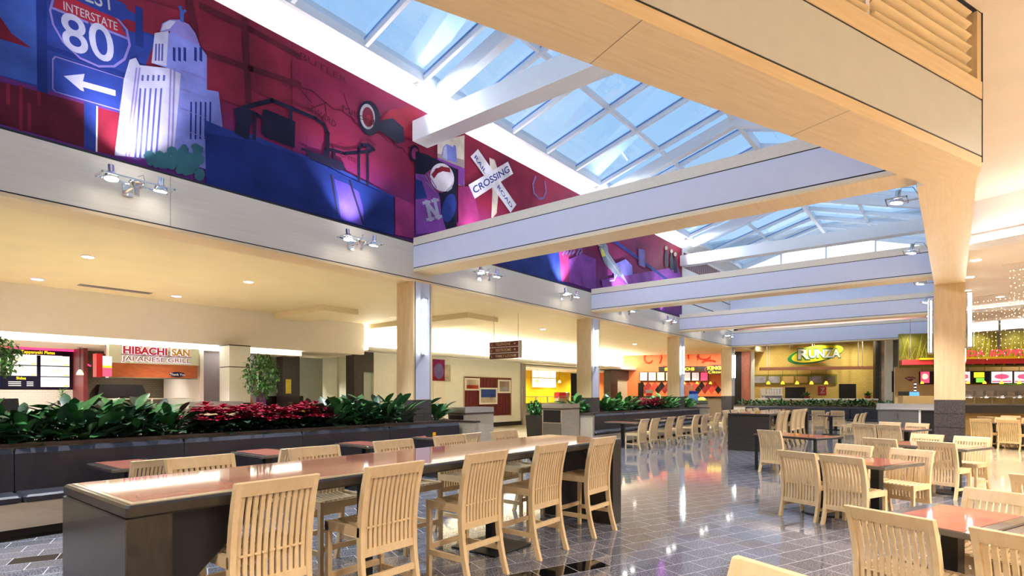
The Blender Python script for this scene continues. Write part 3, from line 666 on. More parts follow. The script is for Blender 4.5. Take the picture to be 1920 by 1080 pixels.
# capitol tower
mpoly('tower_side', [(325, 300), (334, 112), (378, 90), (388, 104), (388, 168), (410, 172), (418, 240), (390, 318)], 'm_stone_sh')
mpoly('tower_front', [(215, 291), (232, 150), (243, 112), (255, 108), (262, 122), (318, 128), (322, 112), (336, 116), (340, 130), (325, 302)], 'm_stone')
for i, x in enumerate((262, 271, 281, 291, 301)): mpoly('tower_slit', [(x, 165), (x+3.4, 165.6), (x-6.5, 300), (x-10.5, 299)], 'm_slit')
for i, x in enumerate((266, 276, 286, 296, 306)): mpoly('tower_window', [(x, 140), (x+4, 141), (x+3, 152), (x-1, 151)], 'm_slit')
for i, x in enumerate((357, 366, 375, 384, 393)): mpoly('tower_slit', [(x, 190), (x+3, 192), (x+2, 262), (x-1, 260)], 'm_navy')
mpoly('tower_tier', [(284, 118), (290, 66), (318, 62), (320, 56), (372, 82), (384, 100), (384, 160), (322, 130)], 'm_stone_sh')
mpoly('tower_tier', [(284, 118), (290, 62), (316, 58), (312, 124)], 'm_stone')
for x in (291, 297, 303): mpoly('tower_window', [(x, 82), (x+3.5, 82), (x+2.5, 114), (x-1, 114)], 'm_slit')
for x in (324, 334, 344, 364, 374): mpoly('tower_window', [(x, 88), (x+5, 90), (x+5, 116), (x, 113)], 'm_navy')
for x in (256, 262, 320, 327): mline('pilaster', [(x, 128), (x-20 if x < 300 else x-6, 292 if x < 300 else 300)], .018, 'm_lilac')
for y in (140, 176, 212, 250): mline('stone_course', [(338, y-8), (384, y+8)], .012, 'm_lilac')
mpoly('dome', [(300, 60), (304, 44), (318, 37), (336, 37), (354, 46), (366, 62), (374, 84), (345, 72), (320, 58)], 'm_lilac'); mpoly('dome_light', [(302, 58), (306, 45), (318, 38), (330, 40), (318, 54)], 'm_stone')
mline('statue', [(341, 38), (341, 22), (338, 15)], .05, 'm_blue_lt'); mline('statue', [(341, 26), (347, 20)], .03, 'm_blue_lt')
mpoly('dark_field', [(384, 225), (430, 244), (470, 252), (545, 282), (640, 318), (738, 368), (738, 440), (560, 392), (386, 342)], 'm_navy2')
rt = random.Random(3)
for i in range(46):
    a = rt.random(); x = 278+a*106; top = 300-a*30-rt.random()*14*(1-a); y = top+rt.random()*(300+a*36-top)
    mpoly('tree_crown', ell(x, y, 7+rt.random()*6, 6+rt.random()*5, 7, rt.random()*3), 'm_tree')
# locomotive silhouette
mpoly('locomotive_stack', [(438, 205), (452, 200), (470, 212), (474, 225), (468, 240), (466, 262), (440, 250), (442, 226)], 'm_ink')
mpoly('locomotive_bell', [(492, 206), (500, 206), (553, 228), (552, 278), (498, 258), (490, 250)], 'm_ink')
mpoly('locomotive_body', [(386, 250), (470, 264), (540, 285), (612, 312), (646, 330), (738, 372), (738, 442), (386, 345)], 'm_navy')
mpoly('locomotive_glow', [(626, 336), (650, 345), (672, 360), (680, 390), (682, 424), (638, 411), (634, 375)], 'm_glow')
for pts, w_ in (([(454, 203), (484, 195), (510, 189), (545, 203), (590, 222), (606, 234), (614, 250), (614, 290)], .07), ([(454, 203), (480, 215), (492, 222)], .06), ([(478, 216), (476, 260)], .05), ([(545, 203), (544, 225)], .06), ([(608, 290), (611, 280), (624, 282), (645, 288), (690, 284), (700, 280), (690, 272), (678, 272), (672, 280), (672, 338)], .06), ([(688, 273), (688, 346)], .06), ([(626, 284), (626, 300)], .05)):
    mline('railing', pts, w_, 'm_ink')
for pts in ([(566, 280), (580, 284)], [(575, 290), (640, 315)], [(620, 330), (632, 400)], [(655, 340), (680, 420)]): mline('locomotive_line', pts, .045, 'm_ink')
mpoly('locomotive_valve', [(576, 284), (600, 290), (640, 304), (648, 318), (636, 320), (580, 298)], 'm_ink')
mpoly('magenta_field', [(740, 368), (776, 384), (776, 448), (740, 440)], 'm_magenta')
# tractor
mpoly('tractor_body', [(712, 224), (730, 206), (776, 200), (784, 216), (786, 262), (770, 262), (740, 246), (718, 240)], 'm_crimson')
mpoly('tractor_engine', [(714, 226), (736, 222), (756, 240), (757, 266), (744, 270), (728, 258), (708, 244)], 'm_ink')
mpoly('tyre', ell(691, 222, 21, 33, 24, -.12), 'm_ink'); mpoly('wheel_rim', ell(688, 219, 14, 24, 22, -.12), 'm_grey'); mpoly('wheel_well', ell(689, 220, 10.5, 19, 20, -.12), 'm_red'); mpoly('wheel_hub', ell(690, 222, 4, 7, 12), 'm_crimson')
mpoly('front_tyre', ell(776, 288, 10, 16, 18), 'm_ink'); mpoly('front_wheel', ell(777, 288, 6.5, 11, 16), 'm_magenta')
# grain elevator photograph
mpoly('photo_panel', [(819, 266), (870, 254), (870, 350), (858, 348), (858, 318), (819, 302)], 'm_sepia'); mpoly('photo_sky', [(819, 266), (870, 254), (869, 300), (819, 288)], 'm_bone')
mpoly('elevator', [(827, 290), (830, 276), (836, 270), (848, 276), (850, 272), (854, 274), (856, 306), (828, 298)], 'm_stone_sh'); mpoly('elevator_face', [(828, 296), (831, 278), (836, 272), (838, 300)], 'm_stone'); mpoly('photo_ground', [(819, 296), (870, 316), (869, 350), (858, 346), (858, 318), (819, 303)], 'm_purple')
# football player
mpoly('player_panel', [(778, 284), (800, 290), (856, 318), (855, 426), (778, 440)], 'm_ink')
mpoly('player_jersey', [(778, 326), (800, 328), (818, 352), (824, 372), (826, 400), (836, 432), (778, 440)], 'm_purple'); mpoly('player_mask', [(796, 326), (806, 318), (824, 348), (830, 362), (814, 360), (800, 346)], 'm_magenta'); mpoly('player_pad', [(778, 336), (790, 340), (800, 372), (778, 374)], 'm_navy2')
mpoly('helmet', ell(828, 333, 22, 27, 26, -.3), 'm_helmet'); mline('helmet_stripe', [(812, 329), (818, 321), (828, 317), (840, 319)], .10, 'm_crimson')
for a_, b_ in (((797, 330), (812, 356)), ((801, 326), (817, 352)), ((798, 342), (816, 360))): mline('face_bar', [a_, b_], .03, 'm_lilac')
mpoly('helmet_shade', [(836, 357), (846, 346), (850, 336), (846, 354), (838, 360)], 'm_grey')
mpoly('player_glove', ell(841, 390, 13, 27, 20, .2), 'm_navy2')
mline('letter_N', [(799, 380), (806, 411)], .10, 'm_stone'); mline('letter_N', [(799, 381), (820, 407)], .10, 'm_stone'); mline('letter_N', [(814, 376), (821, 407)], .10, 'm_stone')
for a, b in (((793, 381), (804, 379)), ((800, 412), (811, 410)), ((809, 377), (820, 375)), ((816, 408), (826, 406))): mline('letter_N', [a, b], .06, 'm_stone')
# crossing sign, horseshoe
mpoly('magenta_glow', [(858, 350), (885, 350), (900, 420), (858, 424)], 'm_magenta'); mpoly('post_wood', [(916, 296), (926, 300), (936, 330), (930, 400), (920, 412), (922, 360)], 'm_bone')
mpoly('crossbuck_board', [(881, 294), (895, 280), (967, 384), (956, 399)], 'm_white'); mtext('RAIL', (888, 296), (908, 327), .155, 'm_navy2', .012); mtext('ROAD', (931, 352), (957.5, 391), .155, 'm_navy2', .012)
mpoly('crossbuck_board', [(877, 347), (951, 303.5), (961, 326), (889, 373)], 'm_white'); mtext('CROSSING', (888.5, 363.5), (955, 322), .215, 'm_navy2', .016)
mline('horseshoe', [(1003, 332), (998, 346), (1000, 362), (1010, 373), (1018, 372), (1023, 360), (1021, 342)], .05, 'm_lilac')
# second bay: cylinders, meadowlark, silos, riders
mpoly('blue_tank', [(925, 488), (1060, 462), (1062, 540), (940, 503)], 'm_blue'); mpoly('tank_glow', [(1046, 466), (1064, 462), (1068, 530), (1052, 528)], 'm_magenta'); mpoly('purple_machine', [(1066, 486), (1090, 476), (1116, 486), (1116, 545), (1066, 530)], 'm_purple')
for x in (1054, 1066, 1080): mline('coil', [(x, 478), (x+4, 470), (x+9, 462), (x+10, 472), (x+6, 476)], .05, 'm_lilac')
mpoly('silo', [(1150, 496), (1172, 486), (1184, 498), (1186, 530), (1150, 530)], 'm_silo'); mpoly('silo', [(1206, 524), (1222, 514), (1240, 520), (1242, 524), (1206, 530)], 'm_silo'); mpoly('blue_ground', [(1126, 525), (1270, 500), (1278, 520), (1278, 560), (1130, 542)], 'm_purple')
mline('auger', [(1144, 448), (1195, 484), (1260, 532)], .12, 'm_navy2')
mpoly('bird_body', [(1122, 466), (1126, 458), (1132, 453), (1138, 462), (1140, 474), (1152, 492), (1166, 512), (1176, 534), (1166, 522), (1148, 512), (1132, 494), (1126, 478)], 'm_bird')
for k in range(9): mline('bird_streak', [(1131+k*4, 474+k*5.4), (1137+k*4.2, 482+k*5.6)], .022, 'm_stone')
mpoly('bird_breast', [(1126, 464), (1131, 470), (1134, 480), (1128, 482), (1126, 476)], 'm_bird_y'); mline('bird_beak', [(1121, 460), (1128, 461)], .05, 'm_grey'); mline('bird_leg', [(1155, 516), (1150, 526), (1142, 527)], .035, 'm_white'); mline('bird_tail', [(1166, 516), (1176, 534)], .08, 'm_stone')
mpoly('small_photo', [(1196, 466), (1208, 469), (1208, 502), (1196, 497)], 'm_lilac')
for x, y in ((1248, 478), (1258, 484), (1265, 490)): mpoly('rider', [(x-3, y+22), (x-3, y), (x, y-14), (x+3, y), (x+4, y+22)], 'm_ink'); mpoly('rider_hat', ell(x, y-13, 2.6, 4, 10), 'm_bone')
# old map lettering, faint
for s, a, b in (('BUTLER', (561, 110), (648, 158)), ('SEWARD', (573, 203), (627, 240)), ('York', (515, 150), (548, 172)), ('Crete', (636, 293), (666, 306)), ('Milford', (640, 208), (700, 236))): mtext(s, a, b, .16, 'm_red_dk', 0)

# ================================================================== furniture
def quad(z, a, b, c):
    (z0, x0), (z1, x1), (z2, x2) = a, b, c
    return x0*(z-z1)*(z-z2)/((z0-z1)*(z0-z2))+x1*(z-z0)*(z-z2)/((z1-z0)*(z1-z2))+x2*(z-z0)*(z-z1)/((z2-z0)*(z2-z1))
CHM = {}
def seat_proto(kind, mat, simple):
    """slat-back chair or bar stool facing +x, origin on the floor under its back"""
    H, sh, lr = (1.10, .66, .46) if kind == 'stool' else (.86, .44, .19)
    prof = (lambda z: quad(z, (0, -.075), (.56, .025), (1.10, -.065))) if kind == 'stool' else (lambda z: quad(z, (0, -.05), (.40, .02), (.86, -.085)))
    W, D = .255, .43
    P_ = []
    def bar(mb, z0, z1, y0, y1, t0, t1, n=5):
        rings = []
        for i in range(n+1):
            z = z0+(z1-z0)*i/n; x = prof(z); rings.append([(x+t0, y0, z), (x+t1, y0, z), (x+t1, y1, z), (x+t0, y1, z)])
        return mb.loft(rings)
    for sgn in (-1, 1):
        y0, y1 = sorted((sgn*W, sgn*(W-.034)))
        P_.append(('back_leg', bar(MB(), 0, H-.005, y0, y1, -.022, .026, 9)))
        P_.append(('front_leg', MB().loft([[(D-.036, y0, 0), (D, y0, 0), (D, y1, 0), (D-.036, y1, 0)], [(D-.046, y0, sh-.02), (D, y0, sh-.02), (D, y1, sh-.02), (D-.046, y1, sh-.02)]])))
    xt = prof(H)
    P_.append(('top_rail', MB().loft([[(prof(H-.085)-.017, -W, H-.085), (prof(H-.085)+.018, -W, H-.085), (prof(H-.085)+.018, W, H-.085), (prof(H-.085)-.017, W, H-.085)], [(xt-.022, -W-.003, H-.004), (xt+.02, -W-.003, H-.004), (xt+.02, W+.003, H-.004), (xt-.022, W+.003, H-.004)], [(xt-.016, -W, H), (xt+.014, -W, H), (xt+.014, W, H), (xt-.016, W, H)]])))
    xl = prof(lr)
    P_.append(('lower_rail', MB().box(xl-.012, xl+.02, -W+.03, W-.03, lr, lr+.055)))
    n = 11; sl = []
    for i in range(n):
        y = -W+.034+(i+.5)*(2*W-.068)/n; sl.append(bar(MB(), lr+.04, H-.075, y-.0125, y+.0125, -.006, .012, 5))
    ss = []
    for i in range(9):
        y = -W+.05+(i+.5)*(2*W-.10)/9
        rings = []
        for j in range(5):
            x = .0+(D-.03)*j/4+.01; z = sh+.012-.022*math.sin(math.pi*j/4); rings.append([(x, y-.016, z-.014), (x, y+.016, z-.014), (x, y+.016, z), (x, y-.016, z)])
        ss.append(MB().loft(rings))
    P_.append(('seat_frame', MB().box(.02, D, -W, -W+.03, sh-.055, sh+.012).box(.02, D, W-.03, W, sh-.055, sh+.012).box(D-.035, D+.004, -W, W, sh-.06, sh+.004).box(.045, .065, -W+.03, W-.03, sh-.05, sh)))
    if kind == 'stool':
        for s_ in (-1, 1): P_.append(('side_stretcher', MB().box(-.02, D-.01, s_*W-(.026 if s_ > 0 else 0), s_*W+(.026 if s_ < 0 else 0), .20, .245)))
        P_.append(('back_stretcher', MB().box(prof(.30)-.01, prof(.30)+.014, -W+.03, W-.03, .285, .33))); P_.append(('foot_rail', MB().box(D-.03, D-.004, -W+.03, W-.03, .24, .285)))
    else:
        for s_ in (-1, 1): P_.append(('side_stretcher', MB().box(-.02, D-.01, s_*W-(.024 if s_ > 0 else 0), s_*W+(.024 if s_ < 0 else 0), .13, .165)))
    out = []
    if simple:
        back = MB(); [back.add(m.vs, m.fs) for m in sl]; seat = MB(); [seat.add(m.vs, m.fs) for m in ss]
        for nm, m in P_:
            if nm in ('top_rail', 'lower_rail'): back.add(m.vs, m.fs)
            if nm == 'seat_frame': seat.add(m.vs, m.fs)
        out = [(nm, m) for nm, m in P_ if nm in ('back_leg', 'front_leg', 'side_stretcher')]+[('backrest', back), ('seat', seat)]
    else: out = P_+[('back_slat', m) for m in sl]+[('seat_slat', m) for m in ss]
    return [(nm, m.mesh(nm, mat)) for nm, m in out]
def seat(kind, fr, u, v, rot, label, group, mat='maple_chair', simple=False):
    key = (kind, mat, simple)
    if key not in CHM: CHM[key] = seat_proto(kind, mat, simple)
    t = thing('bar_stool' if kind == 'stool' else 'dining_chair', label, 'stool' if kind == 'stool' else 'chair', fr, u, v, 0, rot, group)
    for nm, me in CHM[key]: obj(nm, me, t)
    return t
Q = math.pi/2
# ---- long counter-height tables with stools
def bar_table(u, v, label):
    t = thing('counter_table', label, 'table', L, u, v, 0, 0, 'long counter-height tables')
    ln, wd, h = 5.30, 1.10, 1.04
    part('edge_band', MB().cbox(0, ln, 0, wd, h-.075, h-.006, .012), 'espresso', t)
    part('inlay_border', MB().box(.035, ln-.035, .035, wd-.035, h-.006, h-.002), 'trim_beige', t)
    part('table_top', MB().box(.06, ln-.06, .10, wd-.06, h-.002, h), 'terracotta', t)
    for a in (.0, ln-.22):
        part('end_panel', MB().box(a+.005, a+.215, .01, wd-.01, 0, h-.075), 'espresso', t)
    part('end_cladding', MB().box(-.003, .005, .004, wd-.004, 0, h-.078), 'cladding', t)
    for y in (.09, wd-.12):
        part('gusset', MB().add([(.215, y, h-.075), (.80, y, h-.075), (.215, y, h-.60), (.215, y+.03, h-.075), (.80, y+.03, h-.075), (.215, y+.03, h-.60)], [(0, 2, 1), (3, 4, 5), (0, 1, 4, 3), (1, 2, 5, 4), (2, 0, 3, 5)]), 'black', t)
        part('gusset', MB().add([(ln-.215, y, h-.075), (ln-.80, y, h-.075), (ln-.215, y, h-.60), (ln-.215, y+.03, h-.075), (ln-.80, y+.03, h-.075), (ln-.215, y+.03, h-.60)], [(0, 1, 2), (3, 5, 4), (0, 3, 4, 1), (1, 4, 5, 2), (2, 5, 3, 0)]), 'black', t)
    for x in (1.85, 3.45):
        part('post', MB().box(x-.045, x+.045, wd/2-.045, wd/2+.045, .02, h-.075), 'black', t); part('foot_plate', MB().cbox(x-.3, x+.3, wd/2-.3, wd/2+.3, 0, .02, .006), 'black', t)
    return t
bar_table(.98, 3.23, 'long counter-height table with glossy terracotta top in the left foreground')
bar_table(16.15, 3.9, 'long dark-ended counter-height table in the middle distance')
ordn = ['nearest', 'second', 'third', 'fourth', 'farthest']
for i, u in enumerate((1.72, 2.60, 3.60, 4.58, 5.62)):
    seat('stool', L, u, 3.175, Q, 'slatted maple bar stool, %s on the aisle side of the foreground counter table' % ordn[i], 'bar stools at the foreground table')
for i, u in enumerate((1.94, 2.95, 3.89, 4.74, 5.76)):
    seat('stool', L, u, 4.64, -Q, 'slatted maple bar stool, %s on the bench side of the foreground counter table' % ordn[i], 'bar stools at the foreground table')
for i, u in enumerate((16.95, 17.6, 18.7, 19.4, 20.1)):
    seat('stool', L, u, 3.83, Q, 'maple bar stool, %s on the right side of the distant counter table' % ordn[i], 'bar stools at the distant table', simple=True)
for i, u in enumerate((16.8, 17.6, 18.4, 19.2, 20.0)):
    seat('stool', L, u, 5.2, -Q, 'maple bar stool, %s on the left side of the distant counter table' % ordn[i], 'bar stools at the distant table', simple=True)

# ---- small pedestal tables
def small_table(fr, u, v, label, lu=.92, lv=.64, group='terracotta pedestal tables', along='v', legs=False):
    t = thing('pedestal_table' if not legs else 'leg_table', label, 'table', fr, u, v, 0, 0, group)
    h = .75
    part('edge_band', MB().cbox(0, lu, 0, lv, h-.045, h-.003, .008), 'band_dark' if not legs else 'espresso', t)
    if along == 'v': top = MB().box(.012, lu-.012, .09, lv-.09, h-.003, h)
    elif along == 'u': top = MB().box(.09, lu-.09, .012, lv-.012, h-.003, h)
    else: top = MB().box(.02, lu-.02, .02, lv-.02, h-.003, h)
    part('table_top', top, 'terracotta', t)
    if legs:
        for a in (.05, lu-.05):
            for b in (.05, lv-.05): part('leg', MB().box(a-.022, a+.022, b-.022, b+.022, 0, h-.045), 'black', t)
    else:
        part('post', MB().box(lu/2-.05, lu/2+.05, lv/2-.05, lv/2+.05, .02, h-.06), 'black', t); part('mount', MB().box(lu/2-.2, lu/2+.2, lv/2-.2, lv/2+.2, h-.06, h-.045), 'black', t)
        part('base', MB().lathe([(.31, 0), (.31, .012), (.27, .02), (.06, .03), (.06, .05)], 20, Matrix.Translation((lu/2, lv/2, 0))), 'black', t)
    return t
GT, GC = 'terracotta pedestal tables', 'slat-back dining chairs'
# foreground group, lower right
small_table(T, 4.07, 1.54, 'glossy terracotta table in the lower right foreground'); small_table(T, 4.07, .88, 'terracotta table joined to the foreground table, at the right edge')
seat('chair', T, 3.83, 1.885, 0, 'slat-back maple chair seen from behind in the lower right foreground', GC)
seat('chair', T, 3.83, 1.20, 0, 'slat-back maple chair cut by the lower right corner', GC)
seat('chair', T, 5.20, 1.83, math.pi, 'slat-back maple chair facing across the lower right foreground table', GC)
seat('chair', T, 5.20, 1.20, math.pi, 'slat-back chair across the right-edge table', GC)
seat('chair', T, 2.05, 1.46, math.pi, 'chair whose top rail alone shows at the bottom edge', GC)
seat('chair', T, 6.62, 1.98, 0, 'chair half cut by the right edge above the foreground table', GC); small_table(T, 6.9, 1.6, 'terracotta table beyond the right edge')
# pair in the middle
small_table(T, 6.88, 4.14, 'terracotta table between the two side-by-side chairs and the pair opposite, left half'); small_table(T, 6.88, 3.49, 'terracotta table between the two side-by-side chairs and the pair opposite, right half')
seat('chair', T, 6.70, 4.41, 0, 'left of two side-by-side maple chairs seen from behind beside the open floor', GC); seat('chair', T, 6.68, 3.83, 0, 'right of two side-by-side maple chairs seen from behind beside the open floor', GC)
seat('chair', T, 8.13, 4.57, math.pi, 'maple chair facing us behind the middle table, left of the pair', GC); seat('chair', T, 8.12, 3.82, math.pi, 'maple chair facing us behind the middle table, right of the pair', GC)
# group before the big right column
small_table(T, 10.12, 4.62, 'terracotta table before the big right column, left half'); small_table(T, 10.12, 3.97, 'terracotta table before the big right column, right half')
seat('chair', T, 9.78, 5.0, 0, 'chair seen from behind before the big right column, left one', GC); seat('chair', T, 9.90, 4.25, 0, 'chair seen from behind before the big right column, right one', GC)
seat('chair', T, 11.40, 5.10, math.pi, 'chair facing us just before the big right column, left one', GC); seat('chair', T, 11.40, 4.43, math.pi, 'chair facing us just before the big right column, right one', GC)
# single chair at the four-legged table
small_table(T, 10.15, 6.35, 'terracotta table on four thin black legs in the open floor', .9, 1.38, along='x', legs=True)
seat('chair', T, 10.02, 7.20, 0, 'single maple chair at the four-legged table in the open floor', GC)
# group left of the column
small_table(T, 14.35, 7.33, 'terracotta table left of the big right column, left half'); small_table(T, 14.35, 6.68, 'terracotta table left of the big right column, right half')
seat('chair', T, 14.12, 7.60, 0, 'left of two chairs seen from behind left of the big right column', GC, simple=True); seat('chair', T, 14.15, 7.06, 0, 'right of two chairs seen from behind left of the big right column', GC, simple=True)
seat('chair', T, 15.42, 7.73, math.pi, 'chair facing us before the cabinet, left one', GC, simple=True); seat('chair', T, 15.42, 7.10, math.pi, 'chair facing us before the cabinet, right one', GC, simple=True)
# chairs and tables along the benches
for i, u in enumerate((2.1, 3.82, 5.56, 7.3)):
    small_table(L, u, 7.36, 'terracotta bench table, %s along the near navy bench' % ordn[i], .64, .92, along='u')
    seat('chair', L, u+.33, 7.08, Q, 'maple chair at the near navy bench, %s from the left' % ['first', 'second', 'third', 'fourth'][i], 'chairs along the near bench')
tent = thing('table_tent', 'small black and yellow card stand on the bench table by the first column', 'card', L, 7.55, 8.0, .75)
part('card', MB().prism([(-.05, 0), (.05, 0), (0, .20)], -.09, .09, Matrix.Rotation(R(90), 4, 'X')), 'black', tent); part('print', MB().box(-.04, .04, -.095, -.09, .02, .09), 'yellow', tent)
for i, u in enumerate((14.85, 15.6, 16.75, 17.6, 19.0, 19.9, 21.2, 22.2)):
    if i % 2 == 0: small_table(L, u-.1, 7.25, 'terracotta bench table, %s along the distant bench' % ['first', 'second', 'third', 'fourth'][i//2], .64, .92, along='u')
    seat('chair', L, u, 6.98, Q, 'maple chair at the distant navy bench, %s from the near end' % ['first', 'second', 'third', 'fourth', 'fifth', 'sixth', 'seventh', 'eighth'][i], 'chairs along the distant bench', simple=True)
seat('chair', L, 23.5, 6.5, math.pi, 'maple chair at the far end of the distant bench', GC, simple=True)
for i, (u, v, r, lb) in enumerate(((25.0, 3.95, Q, 'side-on maple chair in the far open floor'), (27.0, 4.55, 0, 'left of two far chairs before the end bench'), (27.2, 3.85, 0, 'right of two far chairs before the end bench'),
                               (23.2, 2.75, Q, 'first of the side-on far chairs left of the cabinet'), (24.1, 2.7, Q, 'second of the side-on far chairs left of the cabinet'), (25.2, 2.7, Q, 'third of the side-on far chairs left of the cabinet'))):
    seat('chair', L, u, v, r, lb, GC, simple=True)
for i, (u, v) in enumerate(((24.7, 4.45), (27.35, 5.2), (27.4, 3.6), (24.2, 3.3))): small_table(L, u, v, 'distant terracotta table, %s' % ['beside the side-on chair', 'before the end bench on the left', 'before the end bench on the right', 'left of the cabinet'][i], .64, .8)
# golden chairs in the right hall
for r_, uT in enumerate((19.8, 21.75)):
    for c_, vT in enumerate((7.42, 6.78)):
        w_ = ['nearest', 'farther'][r_]+' row right of the big column, '+['left', 'right'][c_]
        seat('chair', T, uT, vT+r_*.55, 0, 'golden slat chair seen from behind, '+w_, 'golden chairs in the right hall', 'maple_gold', True)
        seat('chair', T, uT+1.55, vT+r_*.55, math.pi, 'golden slat chair facing us, '+w_, 'golden chairs in the right hall', 'maple_gold', True)
        small_table(T, uT+.32, vT-.32+r_*.55, 'terracotta table among golden chairs, '+w_)

# ---- navy benches with planters
def bench(fr, u0, u1, v, n, label, seams=None, rot=0):
    """bench facing -v, back against the planter"""
    t = thing('bench', label, 'bench', fr, u0, v, 0, rot, 'navy upholstered benches'); ln = u1-u0
    part('toe_kick', MB().box(.02, ln-.02, .12, .55, 0, .10), 'black', t); part('plinth', MB().box(0, ln, .04, .55, .10, .385), 'maple_bench', t)
    sm = seams or [ln*i/n for i in range(n+1)]
    for a, b in zip(sm[:-1], sm[1:]):
        part('seat_cushion', MB().cbox(a+.004, b-.004, 0, .50, .385, .47, .022), 'navy_vinyl', t)
        g = .03; part('back_cushion', MB().loft([[(a+.004, .42, .47), (b-.004, .42, .47), (b-.004, .55, .47), (a+.004, .55, .47)], [(a+.004, .43, .90), (b-.004, .43, .90), (b-.004, .55, .90), (a+.004, .55, .90)], [(a+.02, .46, .955), (b-.02, .46, .955), (b-.02, .55, .955), (a+.02, .55, .955)]]), 'navy_vinyl', t)
    return t
bench(L, -6, 8.85, 8.05, 8, 'long navy upholstered bench behind the foreground table', [0]+[x+6 for x in (-4, -2.17, -.35, 1.47, 3.28, 5.1, 6.93)]+[14.85])
bench(L, 14.05, 23.6, 8.05, 7, 'navy upholstered bench along the distant planter', [0, .75, 1.55, 2.6, 4.5, 6.3, 7.7, 9.55])
def planter(fr, segs, v0, v1, label, u0, u1, rot=0):
    t = thing('planter', label, 'planter', fr, 0, 0, 0, rot, 'raised planters behind the benches')
    part('cap', MB().box(u0, u1+.06, v0, v0+.14, .965, 1.01), 'cap_wood', t); part('front_wall', MB().box(u0, u1, v0+.02, v0+.12, 0, .965), 'maple_bench', t)
    for a, b in segs:
        part('soil', MB().box(a, b, v0+.14, v1, .80, .93), 'soil', t); part('back_wall', MB().box(a, b, v1, v1+.08, 0, .97), 'cap_wood', t)
    for a in (u0, u1): part('end_wall', MB().box(a-.0, a+.10, v0-.5 if a != u0 or u0 > 0 else v0, v1+.08, 0, .96), 'maple_bench', t); part('end_cap', MB().box(a-.02, a+.14, v0-.52, v1+.08, .965, 1.0), 'cap_wood', t)
    return t
planter(L, [(-6, 7.72), (8.32, 9.0)], 8.60, 9.62, 'planter full of leafy plants and poinsettias behind the near bench', -6, 8.95)
planter(L, [(14.0, 14.94), (15.54, 22.0), (22.6, 23.6)], 8.60, 9.62, 'planter with green plants and poinsettias behind the distant bench', 13.95, 23.6)
# end planter and bench under the last beam, facing the camera
pe = thing('planter', 'long planter of low greenery at the far end of the atrium', 'planter', L, 28.95, 0, 0, 0, 'raised planters behind the benches')
part('cap', MB().box(-.28, -.1, .45, 8.6, .965, 1.01), 'cap_wood', pe); part('front_wall', MB().box(-.25, -.14, .45, 8.6, 0, .965), 'maple_bench', pe); part('soil', MB().box(-.1, .7, .45, 8.6, .80, .93), 'soil', pe); part('back_wall', MB().box(.7, .78, .45, 8.6, 0, 1.0), 'maple_bench', pe)
be = thing('bench', 'navy bench before the far end planter', 'bench', L, 28.12, 0, 0, 0, 'navy upholstered benches')
part('plinth', MB().box(.04, .52, .6, 8.0, 0, .385), 'maple_bench', be)
for k in range(5):
    a = .6+k*1.48; part('seat_cushion', MB().cbox(0, .5, a+.004, a+1.476, .385, .47, .02), 'navy_vinyl', be); part('back_cushion', MB().cbox(.40, .53, a+.004, a+1.476, .47, .955, .02), 'navy_vinyl', be)

# ---- plants
def leaf(mb, M, ln, wd, droop=.6, fold=.25, n=5):
    rings = []
    for i in range(n+1):
        t = i/n; x = ln*t*(1-.15*t*droop); z = -droop*ln*.45*t*t; h = wd*math.sin(math.pi*min(1, t*.93+.03))**.8 if 0 < t < 1 else .004
        rings.append([(x, -h, z+h*fold), (x, 0, z), (x, h, z+h*fold)])
    vs = [p for r in rings for p in r]; fs = []
    for i in range(n):
        for j in range(2): fs.append((i*3+j, (i+1)*3+j, (i+1)*3+j+1, i*3+j+1))
    return mb.add(vs, fs, M)
LEAFM = {}
for k, (ln, wd, dr) in enumerate(((.34, .062, .5), (.30, .070, .8), (.26, .052, .35))):
    for m_ in ('leaf', 'leaf_dark', 'leaf_bright'): LEAFM[(k, m_)] = leaf(MB(), Matrix.Identity(4), ln, wd, dr).mesh('leaf', m_, True)
def lily(loc, fr, label, group, n=24, scale=1., detailed=True, mats=('leaf', 'leaf', 'leaf_dark'), rnd=None):
    rnd = rnd or random
    t = thing('leafy_plant', label, 'plant', fr, *loc, rnd.random()*6.28, group); t.scale = (scale,)*3
    st = MB(); joined = {}
    for i in range(n):
        a = i*2.399+rnd.random()*.5; tier = i/n; base = Vector((math.cos(a)*.03, math.sin(a)*.03, 0)); hh = .06+.30*tier*rnd.uniform(.7, 1.15); rr = .05+.16*rnd.random()
        tip = Vector((math.cos(a)*rr, math.sin(a)*rr, hh)); st.tube([base, (base+tip)*.5+Vector((0, 0, .03)), tip], .005, 4)
        el = R(rnd.uniform(5, 45)+tier*25); K = Matrix.Translation(tip) @ Matrix.Rotation(a, 4, 'Z') @ Matrix.Rotation(-el, 4, 'Y') @ Matrix.Rotation(rnd.uniform(-.5, .5), 4, 'X')
        k, m_ = rnd.randrange(3), rnd.choice(mats)
        if detailed:
            o = obj('leaf', LEAFM[(k, m_)], t); o.matrix_local = K
        else:
            me = LEAFM[(k, m_)]; joined.setdefault(m_, MB()).add([tuple(v.co) for v in me.vertices], [tuple(p.vertices) for p in me.polygons], K)
    part('stems', st, 'leaf_dark', t)
    for m_, mb in joined.items(): part('foliage', mb, m_, t, smooth=True)
    return t
def lilies(protos, spots, fr, label, group, rnd, lo=.9, hi=1.25):
    for i, (u, v) in enumerate(spots):
        t = dup(protos[i % len(protos)]) if i >= len(protos) else protos[i]
        t.location = fr.w(u, v, .93); t.rotation_euler.z = rnd.random()*6.28; t.scale = (rnd.uniform(lo, hi),)*3
        t['label'] = label(u, v) if callable(label) else label; t['group'] = group
rn = random.Random(11)
